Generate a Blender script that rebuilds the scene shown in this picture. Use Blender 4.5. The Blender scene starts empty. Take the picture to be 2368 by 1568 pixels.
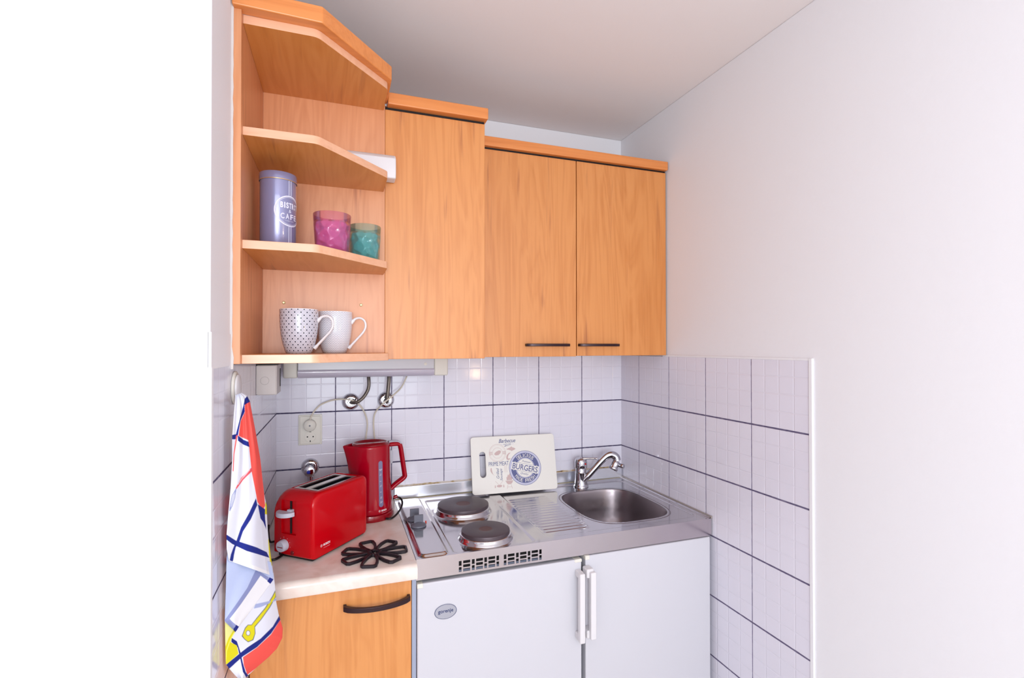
import bpy, bmesh, math, random
from mathutils import Vector, Matrix
random.seed(7)
S = bpy.context.scene
COL = S.collection
H = 1.24            # height of the upper grout line above the floor; coordinates below are written from that line
PI = math.pi

# ------------------------------------------------------------------ camera
CX, CY, CZ = -1.18684, -1.930645, 0.234317
YAW, PITCH, ROLL, FPX, SHY = 0.33597, 0.0087562, -0.00053833, 1153.969, 8.31256
fw = Vector((math.sin(YAW) * math.cos(PITCH), math.cos(YAW) * math.cos(PITCH), math.sin(PITCH)))
rt = Vector((math.cos(YAW), -math.sin(YAW), 0))
up = rt.cross(fw)
rt2 = rt * math.cos(ROLL) + up * math.sin(ROLL)
up2 = up * math.cos(ROLL) - rt * math.sin(ROLL)
cd = bpy.data.cameras.new('camera')
cam = bpy.data.objects.new('camera', cd)
COL.objects.link(cam)
cam.matrix_world = Matrix(((rt2.x, up2.x, -fw.x, CX), (rt2.y, up2.y, -fw.y, CY), (rt2.z, up2.z, -fw.z, CZ + H), (0, 0, 0, 1)))
cd.sensor_width = 36
cd.lens = FPX / 2368 * 36
cd.shift_y = SHY / 2368
cd.clip_start = 0.01
S.camera = cam
# ------------------------------------------------------------------ world, exposure, big lights
w = bpy.data.worlds.new('world'); S.world = w; w.use_nodes = True
w.node_tree.nodes['Background'].inputs[0].default_value = (0.75, 0.86, 1.0, 1)
w.node_tree.nodes['Background'].inputs[1].default_value = 1.2
S.view_settings.view_transform = 'Standard'
S.view_settings.look = 'None'
S.view_settings.gamma = 1
S.view_settings.exposure = -0.06
S.view_settings.use_curve_mapping = False


def area(name, loc, target, sx, sy, power, color):
    l = bpy.data.lights.new(name, 'AREA')
    l.shape = 'RECTANGLE'; l.size = sx; l.size_y = sy; l.energy = power; l.color = color
    o = bpy.data.objects.new(name, l); COL.objects.link(o)
    o.location = (loc[0], loc[1], loc[2] + H)
    d = Vector((target[0] - loc[0], target[1] - loc[1], target[2] - loc[2]))
    o.rotation_euler = d.to_track_quat('-Z', 'Y').to_euler()
    return o


area('window_daylight', (-1.25, -4.22, 0.25), (-1.25, 0, 0.25), 2.0, 1.5, 48, (0.90, 0.955, 1.0))
pl = bpy.data.lights.new('room_fill_light', 'POINT'); pl.energy = 48; pl.color = (0.97, 0.975, 1.0); pl.shadow_soft_size = 0.16  # added fill without any fixture, lifts the ceiling and the niche
plo = bpy.data.objects.new('room_fill_light', pl); COL.objects.link(plo); plo.location = (-1.3, -2.95, 0.2 + H)

# ------------------------------------------------------------------ helpers


def at(ax, val, u, v):
    """point where the sight line through a photo point meets a real plane of the room"""
    d = fw + rt2 * ((u - 1184) / FPX) + up2 * ((784 + SHY - v) / FPX)
    c = Vector((CX, CY, CZ))
    t = (val - c[ax]) / d[ax]
    return c + d * t


def lin(c):
    out = []
    for x in c[:3]:
        x = x / 255.0
        out.append(x / 12.92 if x <= 0.04045 else ((x + 0.055) / 1.055) ** 2.4)
    return (out[0], out[1], out[2], 1)


def mat(name, c, rough=0.5, metal=0.0, spec=0.5, coat=0.0, trans=0.0, ior=1.45, bump=None, rvar=None, emis=None):
    m = bpy.data.materials.new(name); m.use_nodes = True
    nt = m.node_tree; b = nt.nodes['Principled BSDF']
    b.inputs['Base Color'].default_value = lin(c)
    b.inputs['Roughness'].default_value = rough
    b.inputs['Metallic'].default_value = metal
    b.inputs['Specular IOR Level'].default_value = spec
    b.inputs['Coat Weight'].default_value = coat
    b.inputs['Coat Roughness'].default_value = 0.05
    b.inputs['Transmission Weight'].default_value = trans
    b.inputs['IOR'].default_value = ior
    if emis:
        b.inputs['Emission Color'].default_value = lin(emis[0]); b.inputs['Emission Strength'].default_value = emis[1]
    if bump or rvar:
        tc = nt.nodes.new('ShaderNodeTexCoord')
        n = nt.nodes.new('ShaderNodeTexNoise')
        sc = (bump or rvar)[0]
        n.inputs['Scale'].default_value = sc
        n.inputs['Detail'].default_value = 4
        nt.links.new(tc.outputs['Object'], n.inputs['Vector'])
        if bump:
            bp = nt.nodes.new('ShaderNodeBump')
            bp.inputs['Strength'].default_value = bump[1]; bp.inputs['Distance'].default_value = bump[2]
            nt.links.new(n.outputs['Fac'], bp.inputs['Height']); nt.links.new(bp.outputs['Normal'], b.inputs['Normal'])
        if rvar:
            mr = nt.nodes.new('ShaderNodeMapRange')
            mr.inputs['From Min'].default_value = 0.3; mr.inputs['From Max'].default_value = 0.7
            mr.inputs['To Min'].default_value = rvar[1]; mr.inputs['To Max'].default_value = rvar[2]
            nt.links.new(n.outputs['Fac'], mr.inputs['Value']); nt.links.new(mr.outputs[0], b.inputs['Roughness'])
    return m


class NT:
    def __init__(s, m):
        s.nt = m.node_tree; s.b = s.nt.nodes['Principled BSDF']

    def n(s, t, **k):
        x = s.nt.nodes.new(t)
        for a, b in k.items():
            setattr(x, a, b)
        return x

    def l(s, a, b):
        s.nt.links.new(a, b)

    def m(s, op, a, b=None, c=None, clamp=False):
        x = s.nt.nodes.new('ShaderNodeMath'); x.operation = op; x.use_clamp = clamp
        for i, v in enumerate((a, b, c)):
            if v is None:
                continue
            if isinstance(v, (int, float)):
                x.inputs[i].default_value = v
            else:
                s.l(v, x.inputs[i])
        return x.outputs[0]

    def mix(s, f, a, b):
        x = s.nt.nodes.new('ShaderNodeMix'); x.data_type = 'RGBA'
        for i, v in ((0, f), (6, a), (7, b)):
            if isinstance(v, (int, float, tuple)):
                x.inputs[i].default_value = v
            else:
                s.l(v, x.inputs[i])
        return x.outputs[2]

    def noise(s, vec, scale, detail=4, dist=0.0, rough=0.5):
        x = s.nt.nodes.new('ShaderNodeTexNoise')
        x.inputs['Scale'].default_value = scale; x.inputs['Detail'].default_value = detail
        x.inputs['Distortion'].default_value = dist; x.inputs['Roughness'].default_value = rough
        s.l(vec, x.inputs['Vector']); return x.outputs['Fac']

    def map(s, vec, scale, loc=(0, 0, 0)):
        x = s.nt.nodes.new('ShaderNodeMapping'); x.inputs['Scale'].default_value = scale
        x.inputs['Location'].default_value = loc
        s.l(vec, x.inputs['Vector']); return x.outputs[0]

    def ramp(s, f, stops):
        x = s.nt.nodes.new('ShaderNodeValToRGB'); e = x.color_ramp.elements
        while len(e) < len(stops):
            e.new(0.5)
        for i, (p, c) in enumerate(stops):
            e[i].position = p; e[i].color = c
        s.l(f, x.inputs[0]); return x.outputs[0]

    def sm(s, v, a, b):
        x = s.nt.nodes.new('ShaderNodeMapRange'); x.interpolation_type = 'SMOOTHSTEP'
        x.inputs[1].default_value = a; x.inputs[2].default_value = b
        s.l(v, x.inputs[0]); return x.outputs[0]

    def bump(s, h, strength, dist):
        x = s.nt.nodes.new('ShaderNodeBump'); x.inputs['Strength'].default_value = strength
        x.inputs['Distance'].default_value = dist
        s.l(h, x.inputs['Height']); s.l(x.outputs[0], s.b.inputs['Normal'])


def wood(name, light, mid, dark, axis=2, rough=0.4, off=(0, 0, 0), contrast=1.0):
    m = mat(name, mid, rough, spec=0.85); g = NT(m)
    tc = g.n('ShaderNodeTexCoord').outputs['Object']
    s1 = [9.0, 9.0, 9.0]; s1[axis] = 0.9
    s2 = [85.0, 85.0, 85.0]; s2[axis] = 3.0
    s3 = [30.0, 30.0, 30.0]; s3[axis] = 2.6
    a = g.noise(g.map(tc, s1, off), 1.0, 3, 1.6)
    rings = g.m('FRACT', g.m('MULTIPLY', a, 7.0))
    rings = g.m('MULTIPLY', g.m('ABSOLUTE', g.m('SUBTRACT', rings, 0.5)), 2.0)
    f = g.noise(g.map(tc, s2, off), 1.0, 3, 0.2)
    k = g.noise(g.map(tc, s3, off), 1.0, 2, 0.4)
    t = g.m('ADD', g.m('MULTIPLY', rings, 0.28), g.m('MULTIPLY', f, 0.75))
    col = g.ramp(t, [(0.22, lin(mid)), (0.62, lin(light))])
    streak = g.sm(k, 0.58, 0.76)
    fin = g.m('MULTIPLY', streak, g.sm(f, 0.42, 0.62))
    col = g.mix(g.m('MULTIPLY', fin, 0.75 * contrast), col, lin(dark))
    g.l(col, g.b.inputs['Base Color'])
    g.bump(f, 0.12, 0.0006)
    return m


def tiles(name, axis, off, vcol=(92, 84, 116), hcol=(64, 58, 92), vw=0.0022, em=0.7):
    m = mat(name, (226, 224, 236), 0.12, spec=0.5); g = NT(m)
    tc = g.n('ShaderNodeTexCoord').outputs['Object']
    sp = g.n('ShaderNodeSeparateXYZ'); g.l(tc, sp.inputs[0])
    u = sp.outputs[axis]; v = sp.outputs[2]

    def dist(c, o, p):
        fr = g.m('FRACT', g.m('ADD', g.m('DIVIDE', g.m('SUBTRACT', c, o), p), 100.0))
        return g.m('MULTIPLY', g.m('SUBTRACT', 0.5, g.m('ABSOLUTE', g.m('SUBTRACT', fr, 0.5))), p)
    nz = g.noise(tc, 60, 3)
    wob = g.m('MULTIPLY', g.m('SUBTRACT', nz, 0.5), 0.0016)
    du = g.m('ADD', dist(u, off, 0.2), wob); dv = g.m('ADD', dist(v, 0.0, 0.2), wob)
    gv = g.m('SUBTRACT', 1.0, g.sm(du, vw * 0.5, vw * 0.5 + 0.0009))
    gh = g.m('SUBTRACT', 1.0, g.sm(dv, 0.0019, 0.0029))
    smudge = g.noise(g.map(tc, (1, 1, 1), (3, 5, 1)), 38, 3)
    hc = g.mix(g.m('MULTIPLY', g.sm(smudge, 0.5, 0.72), 0.55), lin(hcol), lin((140, 132, 158)))
    base = g.mix(gv, lin((228, 226, 238)), lin(vcol))
    base = g.mix(gh, base, hc)
    g.l(base, g.b.inputs['Base Color'])
    eu = dist(u, off, 0.05); ev = dist(v, 0.0, 0.05)
    e = g.m('MINIMUM', g.sm(eu, 0.0004, 0.0030), g.sm(ev, 0.0004, 0.0030))
    gm = g.m('MAXIMUM', gv, gh)
    wave = g.noise(g.map(tc, (1, 1, 1), (9, 2, 7)), 14, 2)
    hgt = g.m('SUBTRACT', g.m('ADD', g.m('MULTIPLY', e, 0.55), g.m('MULTIPLY', wave, 0.35)), g.m('MULTIPLY', gm, 0.7))
    g.bump(hgt, em, 0.0013)
    r = g.m('ADD', 0.10, g.m('MULTIPLY', gm, 0.6)); g.l(r, g.b.inputs['Roughness'])
    return m


def seteye(o, loc):
    o.location = (loc[0], loc[1], loc[2] + H)


def props(o, label=None, cat=None, group=None, kind=None):
    for k, v in (('label', label), ('category', cat), ('group', group), ('kind', kind)):
        if v:
            o[k] = v


def thing(name, label, cat, loc, group=None):
    o = bpy.data.objects.new(name, None); COL.objects.link(o)
    o.empty_display_size = 0.05
    o.location = (loc[0], loc[1], loc[2] + H)
    o['org'] = loc
    props(o, label, cat, group)
    return o


ORG = {}


class MB:
    """collects shapes of one mesh, in room coordinates"""

    def __init__(s):
        s.bm = bmesh.new(); s.uv = s.bm.loops.layers.uv.new('UVMap'); s.mi = 0

    def face(s, vs):
        try:
            f = s.bm.faces.new(vs); f.material_index = s.mi; return f
        except ValueError:
            return None

    def box(s, x0, x1, y0, y1, z0, z1, M=None):
        P = [Vector((x, y, z)) for z in (z0, z1) for y in (y0, y1) for x in (x0, x1)]
        if M is not None:
            P = [M @ p for p in P]
        v = [s.bm.verts.new(p) for p in P]
        for q in ((0, 2, 3, 1), (4, 5, 7, 6), (0, 1, 5, 4), (2, 6, 7, 3), (0, 4, 6, 2), (1, 3, 7, 5)):
            s.face([v[i] for i in q])
        return s

    def prism(s, poly, z0, z1, M=None):
        """poly in xy, extruded along z; M maps to the room"""
        a = [Vector((p[0], p[1], z0)) for p in poly]; b = [Vector((p[0], p[1], z1)) for p in poly]
        if M is not None:
            a = [M @ p for p in a]; b = [M @ p for p in b]
        a = [s.bm.verts.new(p) for p in a]; b = [s.bm.verts.new(p) for p in b]
        s.face(a[::-1]); s.face(b)
        n = len(a)
        for i in range(n):
            j = (i + 1) % n
            s.face([a[i], a[j], b[j], b[i]])
        return s

    def loft(s, rings, cap0=True, cap1=True, closed=True):
        R = [[s.bm.verts.new(p) for p in r] for r in rings]
        n = len(R[0])
        for k in range(len(R) - 1):
            for i in range(n if closed else n - 1):
                j = (i + 1) % n
                s.face([R[k][i], R[k][j], R[k + 1][j], R[k + 1][i]])
        if cap0:
            s.face(R[0][::-1])
        if cap1:
            s.face(R[-1])
        return s

    def lathe(s, prof, c, n=48, M=None, sx=1.0, sy=1.0, cap0=True, cap1=True):
        """prof: (r, z) list, axis through c along z (or M's z)"""
        rings = []
        for r, z in prof:
            ring = []
            for i in range(n):
                a = 2 * PI * i / n
                p = Vector((r * math.cos(a) * sx, r * math.sin(a) * sy, z))
                if M is not None:
                    p = M @ p
                ring.append(p + Vector(c))
            rings.append(ring)
        R = [[s.bm.verts.new(p) for p in r] for r in rings]
        for k in range(len(R) - 1):
            for i in range(n):
                j = (i + 1) % n
                f = s.face([R[k][i], R[k][j], R[k + 1][j], R[k + 1][i]])
                if f:
                    uvs = ((i / n, prof[k][1]), ((i + 1) / n, prof[k][1]), ((i + 1) / n, prof[k + 1][1]), (i / n, prof[k + 1][1]))
                    for lp, q in zip(f.loops, uvs):
                        lp[s.uv].uv = q
        if cap0:
            s.face(R[0][::-1])
        if cap1:
            s.face(R[-1])
        return s

    def tube(s, pts, r, n=12, closed=False, sub=0, flat=None):
        pts = [Vector(p) for p in pts]
        if sub:
            pts = smooth(pts, sub, closed)
        m = len(pts); rings = []
        prev = None
        for i in range(m):
            if closed:
                t = pts[(i + 1) % m] - pts[i - 1]
            else:
                t = pts[min(i + 1, m - 1)] - pts[max(i - 1, 0)]
            t.normalize()
            if prev is None:
                a = Vector((0, 0, 1)) if abs(t.z) < 0.9 else Vector((1, 0, 0))
                nrm = t.cross(a).normalized()
            else:
                nrm = (prev - t * prev.dot(t)).normalized()
            prev = nrm
            bn = t.cross(nrm)
            rr = r(i / (m - 1)) if callable(r) else r
            f1, f2 = flat if flat else (1, 1)
            rings.append([pts[i] + (nrm * math.cos(2 * PI * k / n) * f1 + bn * math.sin(2 * PI * k / n) * f2) * rr for k in range(n)])
        if closed:
            R = [[s.bm.verts.new(p) for p in q] for q in rings]
            for k in range(m):
                for i in range(n):
                    j = (i + 1) % n
                    s.face([R[k][i], R[k][j], R[(k + 1) % m][j], R[(k + 1) % m][i]])
        else:
            s.loft(rings)
        return s

    def add2d(s, V, F, fn):
        vs = [s.bm.verts.new(fn(x, y)) for x, y in V]
        for f in F:
            s.face([vs[i] for i in f])
        return s

    def build(s, name, m, parent=None, bevel=0, seg=3, smoothf=False, org=None, sub=0, angle=35, ground=True):
        if parent is not None:
            org = tuple(root(parent)['org'])
        elif org is None:
            org = (0, 0, 0)
        bmesh.ops.recalc_face_normals(s.bm, faces=s.bm.faces)
        for v in s.bm.verts:
            v.co -= Vector(org)
        me = bpy.data.meshes.new(name); s.bm.to_mesh(me); s.bm.free()
        for mm in (m if isinstance(m, (list, tuple)) else [m]):
            me.materials.append(mm)
        o = bpy.data.objects.new(name, me); COL.objects.link(o)
        if parent is None:
            o.location = (org[0], org[1], org[2] + H)
        else:
            o.parent = parent
        if smoothf or bevel:
            for p in me.polygons:
                p.use_smooth = True
            try:
                me.set_sharp_from_angle(angle=math.radians(angle))
            except Exception:
                pass
        if bevel:
            b = o.modifiers.new('bevel', 'BEVEL'); b.width = bevel; b.segments = seg; b.limit_method = 'ANGLE'
            b.angle_limit = math.radians(40); b.harden_normals = True
        if sub:
            q = o.modifiers.new('sub', 'SUBSURF'); q.levels = sub; q.render_levels = sub
        return o


def root(o):
    while o.parent is not None:
        o = o.parent
    return o


def smooth(pts, k, closed=False):
    out = []
    n = len(pts)
    rng = range(n) if closed else range(n - 1)
    for i in rng:
        p0 = pts[i - 1] if (i > 0 or closed) else pts[0]
        p1 = pts[i]; p2 = pts[(i + 1) % n]
        p3 = pts[(i + 2) % n] if (closed or i + 2 < n) else pts[-1]
        for j in range(k):
            t = j / k
            out.append(0.5 * ((2 * p1) + (p2 - p0) * t + (2 * p0 - 5 * p1 + 4 * p2 - p3) * t * t + (3 * p1 - p0 - 3 * p2 + p3) * t ** 3))
    if not closed:
        out.append(pts[-1])
    return out


def boolean(o, cutter_mb):
    c = cutter_mb.build('cutter', MT['black'], None)
    c.location = (0, 0, 0)
    md = o.modifiers.new('cut', 'BOOLEAN'); md.object = c; md.solver = 'EXACT'; md.operation = 'DIFFERENCE'; md.use_self = True
    # cutter is in room coordinates; bring it to the object's frame
    c.location = (0, 0, H)
    bpy.context.view_layer.update()
    dg = bpy.context.evaluated_depsgraph_get()
    me = bpy.data.meshes.new_from_object(o.evaluated_get(dg))
    old = o.data; o.modifiers.clear(); o.data = me
    bpy.data.objects.remove(c)
    return o


def text2d(s, w=None, h=None, shear=0.0, bold=0.0, align='C', spacing=1.0):
    cu = bpy.data.curves.new('t', 'FONT'); cu.body = s; cu.size = 1; cu.shear = shear; cu.offset = bold
    cu.space_character = spacing; cu.resolution_u = 3
    o = bpy.data.objects.new('t', cu); COL.objects.link(o)
    bpy.context.view_layer.update()
    dg = bpy.context.evaluated_depsgraph_get()
    me = bpy.data.meshes.new_from_object(o.evaluated_get(dg))
    V = [(v.co.x, v.co.y) for v in me.vertices]; F = [tuple(p.vertices) for p in me.polygons]
    bpy.data.objects.remove(o); bpy.data.curves.remove(cu); bpy.data.meshes.remove(me)
    if not V:
        return V, F
    x0 = min(p[0] for p in V); x1 = max(p[0] for p in V); y0 = min(p[1] for p in V); y1 = max(p[1] for p in V)
    sy = (h / (y1 - y0)) if h else None
    sx = (w / (x1 - x0)) if w else sy
    if sy is None:
        sy = sx
    mx = (x0 + x1) / 2; my = (y0 + y1) / 2
    return [((x - mx) * sx, (y - my) * sy) for x, y in V], F


def disc2d(cx, cy, r0, r1, n=64, a0=0, a1=2 * PI, ry=1.0):
    V = []; F = []
    for i in range(n + 1):
        a = a0 + (a1 - a0) * i / n
        V.append((cx + r0 * math.cos(a), cy + r0 * ry * math.sin(a))); V.append((cx + r1 * math.cos(a), cy + r1 * ry * math.sin(a)))
    for i in range(n):
        F.append((2 * i, 2 * i + 1, 2 * i + 3, 2 * i + 2))
    return V, F


def rrect(x0, x1, y0, y1, r, n=6):
    P = []
    for cx, cy, a in ((x1 - r, y1 - r, 0), (x0 + r, y1 - r, 90), (x0 + r, y0 + r, 180), (x1 - r, y0 + r, 270)):
        for i in range(n + 1):
            t = math.radians(a + 90 * i / n); P.append((cx + r * math.cos(t), cy + r * math.sin(t)))
    return P


# XZ-plane prism matrix: local (x, y=z_room, z=-y_room)
XZ = Matrix(((1, 0, 0, 0), (0, 0, -1, 0), (0, 1, 0, 0), (0, 0, 0, 1)))
YZ = Matrix(((0, 0, 1, 0), (1, 0, 0, 0), (0, 1, 0, 0), (0, 0, 0, 1)))   # local x->Y, y->Z, z->X
RY = Matrix.Rotation(PI / 2, 4, 'X')     # lathe axis z -> -y

# ------------------------------------------------------------------ materials
MT = {}
MT['black'] = mat('black_recess', (14, 12, 14), 0.6)
MT['paint'] = mat('white_wall_paint', (236, 236, 240), 0.75, spec=0.25, bump=(90, 0.25, 0.0012))
MT['paint_warm'] = mat('ceiling_paint', (240, 236, 237), 0.85, spec=0.2, bump=(60, 0.2, 0.001))
MT['floor'] = wood('laminate_floor', (206, 198, 190), (190, 182, 174), (150, 138, 128), axis=1, rough=0.4)
MT['wood'] = wood('alder_wood', (218, 150, 104), (204, 133, 86), (158, 84, 46))
MT['wood_door'] = wood('alder_wood_door', (214, 141, 76), (199, 123, 57), (150, 75, 32), off=(2.3, 1.1, 4.7))
MT['wood_door2'] = wood('alder_wood_second_door', (214, 141, 76), (199, 123, 57), (150, 75, 32), off=(5.3, 3.1, 1.7))
MT['wood_base'] = wood('alder_wood_base', (216, 144, 78), (202, 127, 60), (178, 102, 46), off=(7.1, 0.4, 2.2))
MT['wood_trim'] = wood('alder_cornice', (222, 138, 72), (210, 124, 58), (180, 100, 44), axis=0, rough=0.3, contrast=0.4)
MT['wood_h'] = wood('alder_shelf_wood', (218, 146, 76), (206, 130, 56), (160, 88, 30), axis=1, rough=0.4)
MT['edge'] = wood('alder_edge_band', (230, 176, 142), (222, 164, 128), (196, 130, 92), axis=0, rough=0.35, contrast=0.5)
MT['handle'] = mat('dark_brown_metal', (52, 32, 36), 0.32, metal=0.4)
MT['tile_b'] = tiles('tiles_back', 0, -0.194145)
MT['tile_r'] = tiles('tiles_right', 1, -0.13713, vcol=(122, 114, 146), hcol=(98, 90, 122), vw=0.0018)
MT['tile_l'] = tiles('tiles_left', 1, -0.155, vcol=(196, 188, 200), vw=0.0010, em=0.3)
MT['silicone'] = mat('white_silicone', (214, 208, 206), 0.45)
MT['steel'] = mat('polished_steel', (205, 202, 204), 0.1, metal=1, rvar=(22, 0.07, 0.17))
MT['steel_b'] = mat('brushed_steel', (150, 141, 145), 0.36, metal=1, rvar=(60, 0.28, 0.4))
MT['steel_a'] = mat('satin_steel_apron', (196, 188, 192), 0.2, metal=1, rvar=(30, 0.16, 0.26))
MT['steel_u'] = mat('satin_upstand', (222, 224, 232), 0.3, metal=0.9)
MT['chrome'] = mat('chrome', (205, 205, 210), 0.05, metal=1)
MT['iron'] = mat('cast_iron_plate', (84, 72, 78), 0.42, metal=0.35, bump=(240, 0.15, 0.0004))
MT['iron_c'] = mat('brown_plate_centre', (92, 58, 54), 0.5)
MT['grey'] = mat('grey_plastic', (98, 100, 112), 0.4)
MT['white'] = mat('white_enamel', (205, 204, 211), 0.28, spec=0.5)
MT['white_h'] = mat('white_handle_plastic', (222, 219, 222), 0.4)
MT['cream'] = mat('cream_plastic', (226, 222, 212), 0.4)
MT['ivory_cord'] = mat('ivory_cable', (216, 206, 190), 0.45)
MT['boxgrey'] = mat('grey_junction_plastic', (204, 198, 196), 0.45)
MT['badge'] = mat('silver_badge', (176, 178, 190), 0.35, metal=0.6)
MT['navy'] = mat('navy_ink', (44, 56, 104), 0.5)
MT['red'] = mat('red_plastic', (190, 0, 14), 0.22, spec=0.3, coat=0.1)
MT['red_d'] = mat('dark_red_plastic', (138, 3, 20), 0.22, spec=0.5, coat=0.2)
MT['red_k'] = mat('crimson_plastic', (160, 0, 26), 0.16, spec=0.35, coat=0.1)
MT['wtext'] = mat('white_print', (240, 236, 238), 0.4)
MT['lgrey'] = mat('light_grey_plastic', (196, 198, 212), 0.35)
MT['blackp'] = mat('black_rubber', (18, 17, 19), 0.32)
MT['trivet'] = mat('black_cast_iron', (34, 27, 34), 0.45, metal=0.2)
MT['hose'] = mat('braided_steel_hose', (120, 112, 104), 0.32, metal=0.9, bump=(900, 0.6, 0.001))
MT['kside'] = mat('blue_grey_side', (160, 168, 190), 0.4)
MT['mug'] = mat('white_porcelain', (240, 238, 242), 0.12, coat=0.4)
MT['tin'] = mat('lilac_blue_tin', (134, 134, 172), 0.22, metal=0.25, coat=0.9)
MT['tinprint'] = mat('pale_tin_print', (222, 222, 238), 0.35)
MT['boardplastic'] = mat('cream_board', (236, 234, 228), 0.38)
MT['ink_blue'] = mat('ink_slate_blue', (92, 98, 146), 0.5)
MT['ink_pale'] = mat('ink_pale_lilac', (200, 201, 224), 0.5)
MT['ink_pink'] = mat('ink_dusty_pink', (206, 180, 178), 0.5)
MT['window_g'] = mat('smoky_gauge', (122, 118, 150), 0.2, coat=0.5)
MT['diff'] = mat('lamp_diffuser', (196, 190, 206), 0.18, coat=0.3)

# marble counter
m = mat('marble_laminate', (226, 208, 196), 0.22, coat=0.2); g = NT(m)
tc = g.n('ShaderNodeTexCoord').outputs['Object']
a = g.noise(tc, 7, 6, 1.8); b2 = g.noise(g.map(tc, (1, 1, 1), (4, 4, 4)), 22, 4, 0.6)
c_ = g.ramp(a, [(0.3, lin((226, 206, 194))), (0.5, lin((236, 221, 211))), (0.68, lin((243, 232, 225)))])
c_ = g.mix(g.m('MULTIPLY', g.sm(b2, 0.56, 0.72), 0.22), c_, lin((222, 182, 164)))
g.l(c_, g.b.inputs['Base Color']); MT['marble'] = m

# dirty joint
m = mat('stained_joint', (222, 214, 198), 0.5); g = NT(m)
tc = g.n('ShaderNodeTexCoord').outputs['Object']
a = g.noise(g.map(tc, (1, 1, 1), (1.3, 0, 0)), 26, 6, 0.4)
sp = g.n('ShaderNodeSeparateXYZ'); g.l(tc, sp.inputs[0])
c_ = g.ramp(a, [(0.46, lin((226, 218, 206))), (0.58, lin((196, 174, 128))), (0.68, lin((92, 52, 34)))])
g.l(c_, g.b.inputs['Base Color']); MT['joint'] = m


def glassmat(name, c, dif):
    m = mat(name, dif, 0.04, trans=0.0); g = NT(m); nt = m.node_tree
    uv = g.n('ShaderNodeTexCoord').outputs['Object']
    v = g.n('ShaderNodeTexVoronoi'); v.feature = 'SMOOTH_F1'; v.inputs['Scale'].default_value = 52
    v.inputs['Smoothness'].default_value = 0.25
    g.l(uv, v.inputs['Vector'])
    sp = g.n('ShaderNodeSeparateXYZ'); g.l(uv, sp.inputs[0])
    mask = g.m('SUBTRACT', 1.0, g.sm(sp.outputs[2], 0.068, 0.076))
    bp = g.n('ShaderNodeBump'); bp.inputs['Strength'].default_value = 1.0; bp.inputs['Distance'].default_value = 0.008
    g.l(g.m('MULTIPLY', v.outputs['Distance'], mask), bp.inputs['Height'])
    tr = g.n('ShaderNodeBsdfTransparent'); tr.inputs[0].default_value = c
    gl = g.n('ShaderNodeBsdfGlossy'); gl.inputs['Roughness'].default_value = 0.04; g.l(bp.outputs[0], gl.inputs['Normal'])
    d1 = g.n('ShaderNodeBsdfTranslucent'); d1.inputs[0].default_value = lin(dif); g.l(bp.outputs[0], d1.inputs['Normal'])
    d2 = g.n('ShaderNodeBsdfDiffuse'); d2.inputs[0].default_value = lin(dif); g.l(bp.outputs[0], d2.inputs['Normal'])
    df = g.n('ShaderNodeMixShader'); df.inputs[0].default_value = 0.6; g.l(d1.outputs[0], df.inputs[1]); g.l(d2.outputs[0], df.inputs[2])
    fr = g.n('ShaderNodeFresnel'); fr.inputs[0].default_value = 1.6; g.l(bp.outputs[0], fr.inputs['Normal'])
    m1 = g.n('ShaderNodeMixShader')
    g.l(g.m('ADD', g.m('MULTIPLY', mask, 0.26), 0.05), m1.inputs[0]); g.l(tr.outputs[0], m1.inputs[1]); g.l(df.outputs[0], m1.inputs[2])
    m2 = g.n('ShaderNodeMixShader'); g.l(g.m('MULTIPLY', fr.outputs[0], 0.6, clamp=True), m2.inputs[0]); g.l(m1.outputs[0], m2.inputs[1]); g.l(gl.outputs[0], m2.inputs[2])
    out = nt.nodes['Material Output']; g.l(m2.outputs[0], out.inputs[0])
    nt.nodes.remove(nt.nodes['Principled BSDF'])
    return m


MT['pink'] = glassmat('pink_glass', (0.975, 0.80, 0.93, 1), (246, 128, 204))
MT['teal'] = glassmat('teal_glass', (0.80, 0.95, 0.95, 1), (110, 218, 224))


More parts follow.
